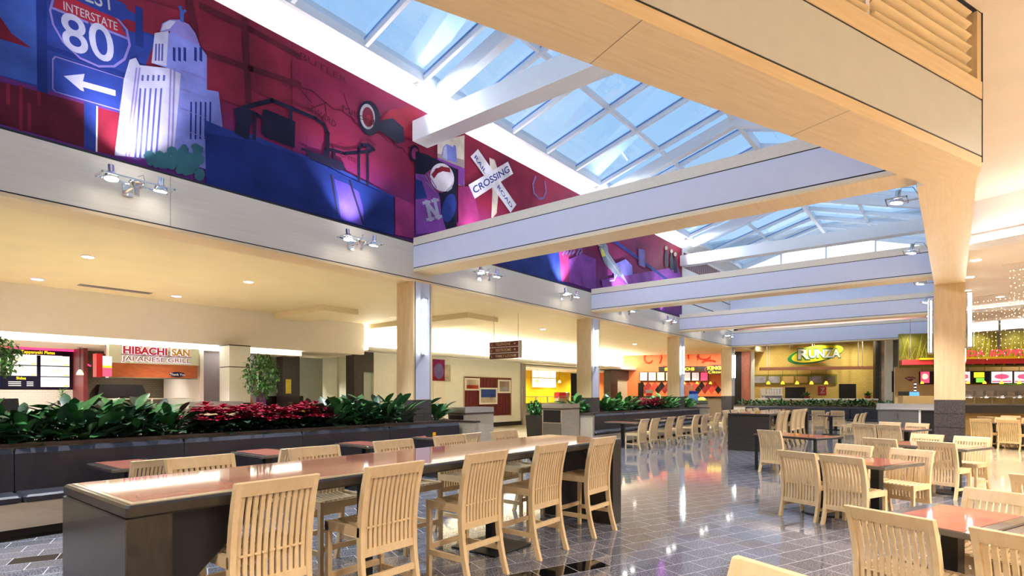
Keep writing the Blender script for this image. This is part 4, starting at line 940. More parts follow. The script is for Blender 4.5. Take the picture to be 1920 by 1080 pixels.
def grid(u0, u1, step, vs): return [(u0+step*(i+.5*(j % 2))+rn.uniform(-.05, .05), v+rn.uniform(-.05, .05)) for j, v in enumerate(vs) for i in range(int((u1-u0)/step)+1)]
pn = [lily((0, -5, .93), L, 'broad-leaved green plant in the near planter', 'green plants in the near planter', 24, 1, True, rnd=rn) for _ in range(4)]
lilies(pn, grid(.1, 3.5, .31, (8.86, 9.10, 9.38))+[(u, v) for u, v in grid(5.85, 7.6, .31, (8.86, 9.12, 9.4)) if u < 7.5], L, lambda u, v: 'broad-leaved green plant in the %s row of the near planter, %s' % ('front' if v < 9 else 'middle' if v < 9.25 else 'back', 'at the left edge' if u < 1.4 else 'left of the poinsettias' if u < 4 else 'between poinsettias and first column'), 'green plants in the near planter', rn)
lilies([lily((0, -5, .93), L, 'x', 'y', 24, 1, True, rnd=rn)], [(8.55, 8.92), (8.8, 9.2), (8.5, 9.35)], L, 'green plant in the planter just right of the first column', 'green plants right of the first column', rn)
pf = [lily((0, -5, .93), L, 'x', 'y', 26, 1, False, ('leaf', 'leaf_bright', 'leaf_bright'), rnd=rn) for _ in range(3)]
lilies(pf, [p_ for p_ in grid(14.2, 17.9, .40, (8.92, 9.3)) if not 14.72 < p_[0] < 15.78]+[p_ for p_ in grid(20.4, 23.4, .42, (8.92, 9.3)) if not 21.8 < p_[0] < 22.82], L, lambda u, v: 'bright green plant in the %s row of the distant planter, %s' % ('front' if v < 9.1 else 'back', 'left of the second column' if u < 15 else 'before the distant poinsettias' if u < 18.2 else 'beyond the distant poinsettias' if u < 22.3 else 'right of the third column'), 'green plants in the distant planter', rn)
pe_ = [lily((0, -5, .93), L, 'x', 'y', 22, 1, False, ('leaf', 'leaf', 'leaf_dark', 'leaf_bright'), rnd=rn) for _ in range(3)]
lilies(pe_, [(29.05+.4*(i % 2)+rn.uniform(-.04, .04), .7+i*.19) for i in range(41)], L, 'low green plant in the far end planter', 'green plants in the far end planter', rn, .62, .85)
def poinsettia(rnd, detailed=True):
    t = thing('poinsettia', 'crimson poinsettia', 'plant', L, 0, -5, .93, 0, 'poinsettias'); fo = MB(); heads = []
    for i in range(30):
        a = i*2.399; K = Matrix.Translation((math.cos(a)*.06, math.sin(a)*.06, .02+.17*(i/30))) @ Matrix.Rotation(a, 4, 'Z') @ Matrix.Rotation(-R(12+(i*17) % 30), 4, 'Y'); leaf(fo, K, .20, .055, .7)
    part('foliage', fo, 'leaf_dark', t, smooth=True)
    for h in range(10):
        a = h*2.399; r = .0 if h == 0 else .11+.03*rnd.random() if h < 6 else .19+.03*rnd.random(); c = Vector((math.cos(a)*r, math.sin(a)*r, .33-(.30*r if h < 6 else .62*r)+rnd.uniform(-.02, .03))); mb = MB()
        for ring, (n, ln, el) in enumerate(((6, .12, 22), (5, .08, 50))):
            for j in range(n): leaf(mb, Matrix.Translation(c) @ Matrix.Rotation(j*2*math.pi/n+ring*.5+h, 4, 'Z') @ Matrix.Rotation(-R(el+rnd.uniform(-8, 8)), 4, 'Y'), ln, .028, .6, .2, 4)
        part('flower_head', mb, 'bract', t, smooth=True)
    return t
pz = [poinsettia(rn) for _ in range(3)]
sp = [(s, 0) for s in grid(3.68, 5.75, .27, (8.84, 9.06, 9.3))]+[(s, 1) for s in grid(18.3, 20.3, .36, (8.90, 9.2))]
for i, (s, far) in enumerate(sp):
    t = dup(pz[i % 3]) if i >= 3 else pz[i]; t.location = L.w(*s, .95); t.rotation_euler.z = rn.random()*6; t.scale = (rn.uniform(1.05, 1.3),)*3
    t['label'] = 'crimson poinsettia in the planter behind the '+('distant bench' if far else 'near navy bench'); t['group'] = 'poinsettias in the '+('distant' if far else 'near')+' planter'

# ================================================================== left hall: stalls and walls
VL = 17.2
fu = lambda px, v: L.onv(px, 700, v)[0]
fz = lambda px, py, v: L.onv(px, py, v)[1]
def vbox(px0, px1, py0, py1, v0, v1, mb=None):                 # box on a plane v = const between two photo columns
    u0, u1 = fu(px0, v0), fu(px1, v0); m = (px0+px1)/2
    return (mb or MB()).box(u0, u1, v0, v1, fz(m, py1, v0), fz(m, py0, v0))
# bulkhead and light strip over the stalls
struct('wall_bulkhead', MB().box(-9, 12.7, 17.0, 17.35, 3.02, CL), 'cream', L, 'cream bulkhead over the left food stalls')
struct('ceiling_stall', MB().box(-9, 10.4, 17.35, 22, 2.86, 3.0).box(10.4, 12.7, 17.35, 26, 3.0, 3.1), 'ceiling_pink', L)
one('light_strip', MB().box(0, 19.3, 0, .14, 0, .13), 'strip', 'long glowing light strip under the cream bulkhead', 'light', L, -9, 17.20, 2.88)
# teppanyaki stall, far left
struct('wall_stall', MB().box(-3, 4.75, 20.05, 20.2, 1.7, 2.9), 'maroon_wall', L); struct('wall_tile', MB().box(-3, 4.75, 20.0, 20.2, 0, 1.7), 'tile_white', L)
mbd = thing('menu_board', 'lit teppanyaki menu board on the maroon wall at the far left', 'menu board', L, 0, 20.05)
part('frame', MB().box(1.0, 4.72, -.08, 0, 1.72, 2.86), 'm_ink', mbd)
for a, b in ((3.28, 3.93), (4.02, 4.66)):
    for k in range(3):
        if a < 3.5 and k == 0: continue
        p_ = part('food_panel', MB().box(a, b, -.10, -.08, 1.78+k*.30, 2.05+k*.30), 'screen', mbd); part('price_tag', MB().box(b-.13, b-.02, -.104, -.10, 1.79+k*.30, 1.82+k*.30), 'screen_yellow', p_)
        part('dish', MB().lathe([(.10, 0), (.07, .004)], 12, Matrix.Translation(((a+b)/2, -.101, 1.92+k*.30)) @ Matrix.Rotation(R(90), 4, 'X') @ Matrix.Diagonal((1.5, .5, 1, 1))), 'screen_warm', p_)
part('food_panel', MB().box(2.2, 3.18, -.10, -.08, 2.12, 2.84), 'screen_dim', mbd); part('drink_panel', MB().box(2.2, 3.18, -.10, -.08, 1.75, 2.08), 'm_navy', mbd)
mb = MB(); text(mb, 'Teppanyaki Plates', .12, Matrix.Translation((3.60, -.082, 2.70)) @ FACE_V, .004, 'LEFT', .02, sx=.85); part('lettering', mb, 'screen_yellow', mbd)
mb = MB(); text(mb, 'Sides', .10, Matrix.Translation((3.5, -.082, 1.98)) @ FACE_V, .004, 'LEFT', .02); part('lettering', mb, 'screen_yellow', mbd)
for k in range(3): [part('print_line', MB().box(a_, b_, -.084, -.08, 1.80+k*.05, 1.82+k*.05), 'screen_dim', mbd) for a_, b_ in ((3.34, 3.6), (3.72, 3.86))]
part('rule', MB().box(3.42, 4.5, -.084, -.08, 2.655, 2.665), 'screen_dim', mbd)
one('neon_strip', MB().box(0, 3.9, 0, .05, 0, .05), 'neon_pink', 'pink neon line above the teppanyaki menu board', 'neon', L, .85, 19.9, 2.80)
one('neon_strip', MB().tube([(0, 0, 0), (.42, 0, -.26)], .02), 'neon_pink', 'short slanting pink neon line right of the menu board', 'neon', L, 4.76, 20.0, 2.66)
ct = thing('stall_counter', 'white-fronted counter of the teppanyaki stall', 'counter', L, 1.0, 17.9); part('body', MB().box(0, 3.8, 0, .7, 0, .92), 'tile_white', ct); part('top', MB().box(-.03, 3.83, -.03, .73, .92, .97), 'steel', ct); part('shelf', MB().box(2.6, 3.8, .1, .6, 1.28, 1.31), 'steel', ct); part('shelf_post', MB().box(2.65, 2.7, .1, .15, .97, 1.28), 'steel', ct); part('shelf_post', MB().box(3.7, 3.75, .1, .15, .97, 1.28), 'steel', ct)
reg = thing('cash_register', 'black cash register on the teppanyaki counter', 'register', L, 3.05, 18.1, .97); part('screen', MB().loft([[(-.2, 0, .1), (.2, 0, .1), (.2, .08, .1), (-.2, .08, .1)], [(-.17, .05, .5), (.17, .05, .5), (.17, .1, .5), (-.17, .1, .5)]]), 'black_gloss', reg); part('base', MB().cbox(-.2, .2, -.02, .3, 0, .1), 'black', reg)
dis = thing('cup_display', 'dark red display card box on the teppanyaki counter', 'display', L, 1.95, 18.0, .97); part('box', MB().box(0, .8, 0, .2, 0, .46), 'maroon', dis); part('card', MB().box(.05, .35, -.01, 0, .12, .4).box(.42, .55, -.01, 0, .1, .38).box(.6, .75, -.01, 0, .1, .38), 'm_grey', dis)
pl = thing('bamboo_plant', 'small green plant on the stall counter', 'plant', L, 4.1, 18.2, 1.31)
part('pot', MB().lathe([(.09, 0), (.11, .1)], 10), 'pot_dark', pl); mb = MB()
for i in range(22): leaf(mb, Matrix.Translation((0, 0, .12+.012*i)) @ Matrix.Rotation(i*2.4, 4, 'Z') @ Matrix.Rotation(-R(35), 4, 'Y'), .17, .02, .5)
part('foliage', mb, 'leaf_bright', pl)
def pendant(fr, u, v, z, top, label, group, mat='lamp_amber', r=.085):
    t = thing('pendant_lamp', label, 'lamp', fr, u, v, z, 0, group)
    part('shade', MB().lathe([(r, 0), (r*.95, r*.5), (r*.6, r*1.3), (r*.25, r*1.7)], 12), mat, t, smooth=True); part('cord', MB().tube([(0, 0, r*1.7), (0, 0, top-z)], .008, 5), 'black', t); part('canopy', MB().lathe([(.06, top-z-.02), (.06, top-z)], 10), 'chrome', t)
pendant(L, fu(150, 18.6), 18.6, fz(150, 703, 18.6), 2.86, 'white pendant lamp before the maroon wall', 'pendants at the left stalls', 'screen_warm')
for i, px in enumerate((12, 54, 113, 146)): pass
# grill stall
struct('wall_brick', MB().box(4.75, 10.2, 20.1, 20.3, 0, 2.9), 'brick_brown', L, 'brown brick back wall of the grill stall'); struct('wall_side', MB().box(4.75, 4.85, 19.0, 20.1, 0, 2.9), 'maroon_wall', L)
sg = thing('stall_sign', 'Japanese grill sign board with red and gold letters over a red wooden panel', 'sign', L, 0, VL)
u0, u1 = fu(204, VL), fu(373, VL)
part('board', MB().box(u0, u1, 0, .25, 2.40, 2.96), 'pale_green', sg); part('lower_panel', MB().box(u0+.0, u1-.03, .02, .25, 2.03, 2.40), 'redwood', sg); part('bottom_trim', MB().box(u0, u1-.02, 0, .26, 2.0, 2.03), 'chrome', sg)
def signtext(s, x0, x1, z, h, mat, parent, y=-.03, bold=.02, base=None, halo=False):
    mb0 = MB(); text(mb0, s, 1, Matrix.Identity(4), 0, 'LEFT', bold); w0 = min(q[0] for q in mb0.vs); w1 = max(q[0] for q in mb0.vs)
    k = (x1-x0)/(w1-w0); m2 = MB()
    for dd in ((0,) if not halo else (0,)):
        m2.add(mb0.vs, mb0.fs, Matrix.Translation((x0, y, z)) @ FACE_V @ Matrix.Diagonal((k, h/.72, 1, 1)) @ Matrix.Translation((-w0, 0, dd)))
    return part('lettering', m2, mat, parent)
hb0, hb1 = fu(230, VL), fu(355, VL); hm = hb0+(hb1-hb0)*.655
signtext('HIBACHI', hb0-.012, hm-.008, 2.652, .205, 'neon_halo', sg, -.012, .075); signtext('SAN', hm+.078, hb1+.012, 2.652, .205, 'neon_halo', sg, -.012, .075); signtext('JAPANESE GRILL', hb0-.042, hb1+.032, 2.46, .13, 'neon_halo', sg, -.012, .045)  # wider glowing letters put the backlight's halo onto the board
signtext('HIBACHI', hb0, hm-.02, 2.66, .19, 'red_band', sg, bold=.045); part('hyphen', MB().box(hm, hm+.06, -.035, -.03, 2.73, 2.75), 'gold_text', sg); signtext('SAN', hm+.09, hb1, 2.66, .19, 'gold_text', sg, bold=.045)
signtext('JAPANESE GRILL', hb0-.03, hb1+.02, 2.465, .12, 'brown_text', sg, bold=.02); part('rule', MB().box(hb0-.04, hb1+.04, -.035, -.02, 2.625, 2.64), 'red_dark', sg)
tk = part('thank_you_plate', MB().lathe([(.20, 0), (.20, .02)], 24, Matrix.Translation((fu(333, VL), .02, 2.13)) @ FACE_V @ Matrix.Diagonal((1, .36, 1, 1))), 'm_ink', sg)
mb = MB(); text(mb, 'Thank You', .09, Matrix.Translation((fu(333, VL), -.005, 2.10)) @ FACE_V, .004, 'CENTER', .01); part('lettering', mb, 'logo_white', tk)
rs = thing('screen_box', 'red box with a lit food screen beside the grill sign', 'screen', L, fu(181, VL), VL); part('box', MB().box(0, .13, 0, .3, 2.02, 2.62), 'plastic_red', rs); part('screen', MB().box(.13, .33, .0, .05, 2.32, 2.56), 'screen', rs); part('screen', MB().box(.13, .33, .0, .05, 2.26, 2.32), 'screen_yellow', rs); part('screen', MB().box(.13, .33, .0, .05, 2.04, 2.26), 'screen_red', rs); part('hanger', MB().box(.2, .23, .1, .13, 2.62, 2.9), 'chrome', rs)
gc = thing('food_counter', 'glass-fronted food counter of the grill stall', 'counter', L, 4.9, 17.7)
part('base', MB().box(0, 2.3, 0, .8, 0, .9), 'steel', gc); part('top', MB().box(-.02, 2.32, -.02, .82, .9, .95), 'steel', gc); part('glass', MB().box(.05, 2.25, .05, .06, .95, 1.42), 'case_glass', gc)
for a in (.02, 1.1, 2.24): part('post', MB().box(a, a+.04, .04, .08, .95, 1.45), 'cream_pale', gc)
part('rail', MB().box(0, 2.3, .03, .09, 1.43, 1.46), 'cream_pale', gc); part('hood', MB().loft([[(.4, 2.1, 1.5), (1.7, 2.1, 1.5), (1.7, 2.4, 1.5), (.4, 2.4, 1.5)], [(.45, 2.1, 1.86), (1.55, 2.1, 1.86), (1.55, 2.4, 1.86), (.45, 2.4, 1.86)]]), 'black', gc)
struct('wall_partition', MB().box(7.12, 7.22, 17.3, 20, 0, 2.9), 'cream', L); 
pp = struct('wall_poster', MB().box(7.2, 8.9, 17.5, 17.6, 0, 2.95), 'grey_purple', L, 'grey purple wall with a dark framed red shape')
part('frame', MB().box(8.0, 8.08, 17.46, 17.5, 0, 2.75), 'black', pp); part('red_shape', MB().prism([(8.1, 0), (8.1, 2.5), (8.35, 2.0), (8.8, 1.3), (8.8, 0)], 0, .01, Matrix.Translation((0, 17.5, 0)) @ FACE_V), 'red_soft', pp)
# hall column with granite foot
cu0 = fu(430, 16.5)
hc = thing('hall_column', 'square cream column with dark joint and granite foot beside the grill sign', 'column', L, cu0, 16.5); w_ = .62
part('shaft', MB().box(0, w_, 0, w_, 1.32, 2.36).box(0, w_, 0, w_, 2.385, 3.02), 'cream_pale', hc); part('joint', MB().box(.01, w_-.01, .01, w_-.01, 2.36, 2.385).box(-.01, w_+.01, -.01, w_+.01, 2.99, 3.02), 'black', hc); part('granite_foot', MB().box(-.01, w_+.01, -.01, w_+.01, 0, 1.32), 'granite', hc)
# trash stations
def station(fr, u, v, lu, lv, h, label, rot=0, opening=True):
    t = thing('waste_station', label, 'waste bin', fr, u, v, 0, rot, 'waste stations')
    part('body', MB().box(0, lu, 0, lv, 0, h-.16), 'maple_bench', t); part('top_slab', MB().box(-.02, lu+.02, -.02, lv+.02, h-.16, h-.12), 'cap_wood', t); part('tray_rim', MB().box(-.01, .01, 0, lv, h-.12, h).box(lu-.02, lu, 0, lv, h-.12, h).box(0, lu, -.01, .01, h-.12, h).box(0, lu, lv-.02, lv, h-.12, h), 'steel', t)
    if opening:
        part('opening', MB().box(-.012, .0, .05, lv-.05, h-.52, h-.18), 'black', t); part('door', MB().box(-.014, 0, .03, lv-.03, .12, h-.55), 'steel_dark', t)  # opening is a flat black plate, its inner shade put into the colour
    return t
station(L, 9.3, 8.73, 1.0, .55, 1.27, 'wood and steel waste station at the end of the near planter'); station(L, 13.0, 8.52, .92, .68, 1.30, 'waste station with black opening beside the potted shrub')
station(L, fu(375, 15.2), 15.2, 1.1, .6, 1.38, 'waste station before the cream hall column')
# glazed entrance, ficus and corridor
ge = struct('window_2', MB().box(9.6, 12.0, 18.6, 18.62, 0, 2.9), 'frosted', L, 'dim glazed shopfront behind the ficus tree')
part('mullion', MB().box(10.5, 10.56, 18.55, 18.6, 0, 2.9).box(9.55, 9.62, 18.55, 18.6, 0, 2.9), 'black', ge); part('yellow_band', MB().box(9.6, 12, 18.58, 18.6, .9, 1.12), 'yellow', ge); part('dark_band', MB().box(9.6, 11.2, 18.585, 18.6, 1.12, 1.5), 'black', ge)
struct('wall_pier', vbox(530, 562, 655, 900, 18.0, 18.4).box(fu(530, 18), fu(562, 18), 18, 18.4, 0, 1.5), 'granite', L, 'granite pier with a yellow notice')
one('notice', vbox(536, 546, 711, 738, 17.97, 17.99), 'yellow_box', 'yellow notice sheet on the granite pier', 'notice', L, 0, 0)
one('poster_stand', MB().box(0, .42, 0, .04, 0, .9), 'purple_poster' if 'purple_poster' in MATS else 'm_purple', 'purple poster stand behind the ficus pot', 'poster', L, fu(475, 17.6), 17.6, .7)
struct('wall_corridor', MB().box(12.0, 13.0, 24.0, 24.1, 0, CL).box(11.2, 17, 23.9, 24, 0, CL).box(13.25, 13.35, 19.5, 24, 0, CL), 'cream_pale', L, 'pale corridor walls behind the near planter')
d1 = tag(place(obj('door_1', None), L, fu(572, 23.8), 23.85), 'pale wooden double door at the end of the corridor', None, None, 'structure'); dw = fu(597, 23.8)-fu(572, 23.8)
part('leaf', MB().box(0, dw*.5, 0, .05, 0, 2.05), 'door_wood', d1); part('leaf', MB().box(dw*.5+.01, dw, 0, .05, 0, 2.05), 'door_wood', d1); part('frame', MB().box(-.1, 0, -.02, .05, 0, 2.15).box(dw, dw+.1, -.02, .05, 0, 2.15).box(-.1, dw+.1, -.02, .05, 2.05, 2.15), 'trim_beige', d1); part('glass', MB().box(.1, dw*.42, -.01, 0, 1.2, 1.9), 'frosted', d1)
struct('wall_pier2', MB().box(fu(664, 17.2), fu(682, 17.2), 17.2, 17.7, 0, 3.15).box(fu(682, 17.2), fu(700, 17.2), 17.2, 17.7, 2.4, 3.15), 'granite', L, 'granite doorway surround right of the corridor'); struct('window_3', MB().box(fu(681, 17.25), fu(701, 17.25), 17.3, 17.32, 0, 2.4), 'frosted', L, 'frosted glass door in the granite surround')
# plain wall with posters, cove above
wl = struct('wall_plain', MB().box(fu(701, VL), 22.5, VL, VL+.2, 0, 3.2), 'cream_pale', L, 'plain pale wall with poster case beside the corridor'); struct('baseboard_left', MB().box(13.3, 22.5, VL-.02, VL, 0, .2), 'black', L)
struct('wall_cove', MB().box(12.7, 35, VL+.35, VL+.5, 3.2, CL), 'white', L); cs = struct('trim_6', MB().box(12.72, 35, 16.75, VL+.5, 3.14, 3.20).box(12.72, 35, 16.75, 16.79, 3.14, 3.30), 'white', L, 'projecting light cove shelf along the left wall')
part('tube', MB().box(12.8, 34.8, 16.95, 17.02, 3.22, 3.29), 'cove', cs); part('tube', MB().box(12.8, 34.8, 17.25, 17.32, 3.22, 3.29), 'cove', cs)
pc = thing('poster_case', 'recessed wall case with three framed food posters on maroon curtain', 'display case', L, 0, VL); a, b = fu(870, VL), fu(957, VL)
part('curtain', MB().box(a, b, -.012, -.004, fz(913, 780, VL), fz(913, 708, VL)), 'maroon', pc)
for q in range(14): part('curtain_fold', MB().lathe([(.03, fz(913, 779, VL)), (.03, fz(913, 709, VL))], 6, Matrix.Translation((a+(b-a)*(q+.5)/14, -.01, 0))), 'maroon', pc)
part('frame', MB().box(a-.03, a, -.05, 0, fz(913, 781, VL), fz(913, 707, VL)).box(b, b+.03, -.05, 0, fz(913, 781, VL), fz(913, 707, VL)).box(a, b, -.05, 0, fz(913, 708, VL), fz(913, 707, VL)), 'trim_beige', pc)
for (x0, x1, y0, y1, ms) in ((870, 898, 709, 732, ('screen_warm', 'm_orange')), (897, 931, 727, 758, ('m_blue_lt', 'm_bone')), (932, 956, 712, 737, ('m_sepia', 'm_grey'))):
    q = part('poster', MB().box(fu(x0, VL), fu(x1, VL), -.06, -.045, fz((x0+x1)/2, y1, VL), fz((x0+x1)/2, y0, VL)), 'paper', pc); za, zb = fz((x0+x1)/2, y1-3, VL), fz((x0+x1)/2, y0+3, VL)
    part('picture', MB().box(fu(x0+3, VL), fu(x1-3, VL), -.064, -.06, za+(zb-za)*.4, zb), 'm_bone' if ms[0] == 'screen_warm' else ms[0], q); part('picture', MB().box(fu(x0+3, VL), fu(x1-3, VL), -.064, -.06, za, za+(zb-za)*.4), ms[1], q)
po = thing('wall_poster_print', 'pink and purple portrait poster on the plain wall right of the first column', 'poster', L, 0, VL); part('print', vbox(811, 833, 674, 715, -.02, 0, MB()) if False else MB().box(fu(811, VL), fu(833, VL), -.03, 0, fz(822, 714, VL), fz(822, 674, VL)), 'm_magenta', po); part('strip', MB().box(fu(833, VL), fu(844, VL), -.03, 0, fz(838, 715, VL), fz(838, 684, VL)), 'm_bone', po); part('face', MB().lathe([(.28, 0), (.28, .004)], 20, Matrix.Translation((fu(822, VL), -.031, fz(822, 696, VL))) @ FACE_V @ Matrix.Diagonal((1, 1.2, 1, 1))), 'm_lilac', po); part('caption_band', MB().box(fu(811, VL), fu(833, VL), -.034, -.03, fz(822, 714, VL), fz(822, 706, VL)), 'm_crimson', po)
struct('door_2', MB().box(fu(812, VL), fu(834, VL), VL-.03, VL, 0, 2.05), 'cream', L, 'pale flush door under the portrait poster')
# hanging direction sign
ds = thing('direction_sign', 'maroon hanging direction sign for telephone, restrooms and family lounge', 'sign', L, 13.9, 0)
va, vb = 11.95, 10.75
for k, s in enumerate(('FAMILY LOUNGE', 'RESTROOMS', 'TELEPHONE')):
    z0 = 2.72+k*.19; q = part('sign_plank', MB().box(0, .10, vb, va, z0, z0+.165), 'sign_maroon', ds)
    mb = MB(); text(mb, s, .125, Matrix.Translation((-.003, va-.26, z0+.04)) @ FACE_U, .002, 'LEFT', .004, sx=.92); part('lettering', mb, 'sign_text', q)
    part('arrow', MB().prism([(vb+.12, z0+.05), (vb+.12, z0+.12), (vb+.20, z0+.085)], 0, .004, Matrix.Translation((-.001, 0, 0)) @ Matrix(((0, 0, -1, 0), (1, 0, 0, 0), (0, 1, 0, 0), (0, 0, 0, 1)))), 'sign_text', q)
    mb = MB(); text(mb, ('⌂' if False else ('ii', 'ii', 'C')[k]), .11, Matrix.Translation((-.003, va-.07, z0+.04)) @ FACE_U, .002, 'LEFT', .01); part('pictogram', mb, 'sign_text', q)
part('end_post', MB().box(-.01, .11, vb-.06, vb, 2.72, 3.27), 'steel', ds); part('divider', MB().box(.0, .10, vb, va, 2.885, 2.91).box(0, .10, vb, va, 3.075, 3.10), 'steel', ds)
for v in (va-.15, vb+.05): part('rod', MB().box(.045, .055, v-.006, v+.006, 3.26, CL), 'sign_text', ds)
# potted shrub and ficus trees
def tree(u, v, pot_h, pot_w, trunk, crown, rx, label, n, mat, name='ficus_tree', pot='pot_dark', stems=3):
    t = thing(name, label, 'plant', L, u, v, 0); rr = random.Random(n)
    part('pot', MB().loft([[(-pot_w*.75, -pot_w*.75, 0), (pot_w*.75, -pot_w*.75, 0), (pot_w*.75, pot_w*.75, 0), (-pot_w*.75, pot_w*.75, 0)], [(-pot_w, -pot_w, pot_h), (pot_w, -pot_w, pot_h), (pot_w, pot_w, pot_h), (-pot_w, pot_w, pot_h)]]), pot, t)
    for k in range(stems): part('trunk', MB().tube([(.06*math.cos(k*2.1), .06*math.sin(k*2.1), pot_h-.05), (.03*math.cos(k), .05*math.sin(k*3), (pot_h+trunk)/2), (.10*math.cos(k*2), .10*math.sin(k*2), trunk+.3)], [.02, .016, .01], 6), 'bark', t)
    mb = MB(); zc = (trunk+crown)/2; hz = (crown-trunk)/2
    for i in range(n):
        while True:
            x, y, z = (rr.uniform(-1, 1) for _ in range(3))
            if .15 < x*x+y*y+z*z < 1: break
        K = Matrix.Translation((x*rx, y*rx, zc+z*hz)) @ Matrix.Rotation(rr.random()*6.28, 4, 'Z') @ Matrix.Rotation(rr.uniform(-.3, 1.0), 4, 'Y'); leaf(mb, K, .12, .026, .6, .2, 3)
    tag(part('foliage', mb, mat, t, smooth=True), kind='stuff')
tree(fu(490, 14.6), 14.6, 1.12, .24, 1.45, 2.72, .46, 'ficus tree in a dark pot beyond the near planter', 900, 'leaf_ficus'); tree(fu(-14, 14.6), 14.6, 1.0, .24, 1.9, 2.75, .42, 'ficus tree cut by the left edge of the picture', 700, 'leaf_ficus')
tree(fu(1003, 9.75), 9.75, .95, .20, .95, 1.42, .24, 'potted shrub beside the waste station in the passage', 420, 'leaf_bright', 'potted_shrub', stems=1)
# yellow sandwich stall
struct('wall_stall_yellow', MB().box(26.3, 32.2, 20.4, 20.6, 0, 3.1), 'yellow', L, 'yellow back wall of the sandwich stall'); struct('wall_stall_pale', MB().box(22.5, 26.3, 20.4, 20.6, 0, 3.1).box(22.4, 22.5, VL, 20.6, 0, 3.1), 'cream', L); struct('ceiling_stall_yellow', MB().box(22.5, 35, VL+.45, 21, 3.0, 3.1), 'white', L)
mb_ = thing('menu_board', 'grid of bright backlit menu panels in the yellow stall', 'menu board', L, 0, 20.4); a, b = fu(996, 20.4), fu(1041, 20.4); z0, z1 = fz(1018, 727, 20.4), fz(1018, 691, 20.4)
part('frame', MB().box(a-.04, b+.04, -.05, 0, z0-.04, z1+.04), 'gold_text', mb_)
for i in range(4):
    for j in range(2): part('menu_panel', MB().box(a+(b-a)*i/4+.04, a+(b-a)*(i+1)/4-.04, -.07, -.05, z0+(z1-z0)*j/2+.03, z0+(z1-z0)*(j+1)/2-.03), 'screen', mb_)
sc = thing('sandwich_counter', 'glass-fronted sandwich counter of the yellow stall', 'counter', L, 23.2, 17.6); part('base', MB().box(0, 5.6, 0, .8, 0, .95), 'steel', sc); part('food_tray', MB().box(.1, 5.5, .1, .7, .95, 1.05), 'maroon', sc)
for k in range(5): part('glass', MB().box(.1+k*1.1, 1.15+k*1.1, .05, .06, .95, 1.4), 'case_glass', sc); part('post', MB().box(.04+k*1.1, .1+k*1.1, .03, .08, .95, 1.42), 'cream_pale', sc)
part('case_top', MB().box(0, 5.6, .02, .5, 1.4, 1.43), 'steel', sc)
mw = thing('microwave', 'red appliance on the yellow stall counter', 'appliance', L, fu(1049, 18.6), 18.6, 1.3); part('body', MB().cbox(0, .75, 0, .4, 0, .36, .02), 'plastic_red', mw); part('side_unit', MB().cbox(.8, 1.2, 0, .4, 0, .36, .03), 'steel', mw); part('stand', MB().box(0, 1.2, .05, .35, -1.3, 0), 'steel', mw)
pendant(L, fu(1007, 19), 19, fz(1007, 716, 19), 3.0, 'yellow pendant lamp left in the yellow stall', 'pendants in the yellow stall', 'lamp_amber', .1); pendant(L, fu(1049, 19), 19, fz(1049, 718, 19), 3.0, 'pendant lamp right in the yellow stall', 'pendants in the yellow stall', 'screen_warm', .1)
struct('wall_pier3', MB().box(fu(1145, VL), fu(1158, VL), VL, VL+.5, 0, 3.1).box(fu(1158, VL), fu(1188, VL), VL, VL+.5, 2.5, 3.1), 'granite', L, 'granite doorway surround right of the yellow stall'); struct('window_4', MB().box(fu(1158, VL), fu(1187, VL), VL+.1, VL+.12, 0, 2.5), 'pale_green', L, 'pale glass door right of the yellow stall')
one('wall_edge', MB().box(0, .25, 0, .25, 0, 3.1), 'steel', 'steel corner post left of the yellow stall', 'post', L, 22.45, VL-.12)

# ================================================================== far stalls (P axis)
fv = lambda px, u: P.onu(px, 700, u)[0]
fy = lambda px, py, u: P.onu(px, py, u)[1]
def ubox(px0, px1, py0, py1, u0, d=.05, mb=None):
    v0, v1 = fv(px1, u0), fv(px0, u0); m = (px0+px1)/2
    return (mb or MB()).box(u0-d, u0, v0, v1, fy(m, py1, u0), fy(m, py0, u0))
def utext(mb, s, px0, px1, py, hpx, u, d, bold=.02, shear=0.):
    m0 = MB(); text(m0, s, 1, Matrix.Identity(4), 0, 'LEFT', bold, shear); w0, w1 = min(q[0] for q in m0.vs), max(q[0] for q in m0.vs)
    va, vb = fv(px0, u), fv(px1, u); za, zb = fy(px0, py, u), fy(px0, py-hpx, u)
    return mb.add(m0.vs, m0.fs, Matrix.Translation((u-d, va, za)) @ FACE_U @ Matrix.Diagonal(((va-vb)/(w1-w0), (zb-za)/.72, 1, 1)) @ Matrix.Translation((-w0, 0, 0)))
def uell(px, py, rx, ry, u, d, th, rot=0, n=32, mb=None):
    va, vb = fv(px-rx, u), fv(px+rx, u); za, zb = fy(px, py+ry, u), fy(px, py-ry, u)
    return (mb or MB()).lathe([(1, 0), (1, th)], n, Matrix.Translation((u-d, (va+vb)/2, (za+zb)/2)) @ FACE_U @ Matrix.Rotation(rot, 4, 'Z') @ Matrix.Diagonal(((va-vb)/2, (zb-za)/2, 1, 1)))
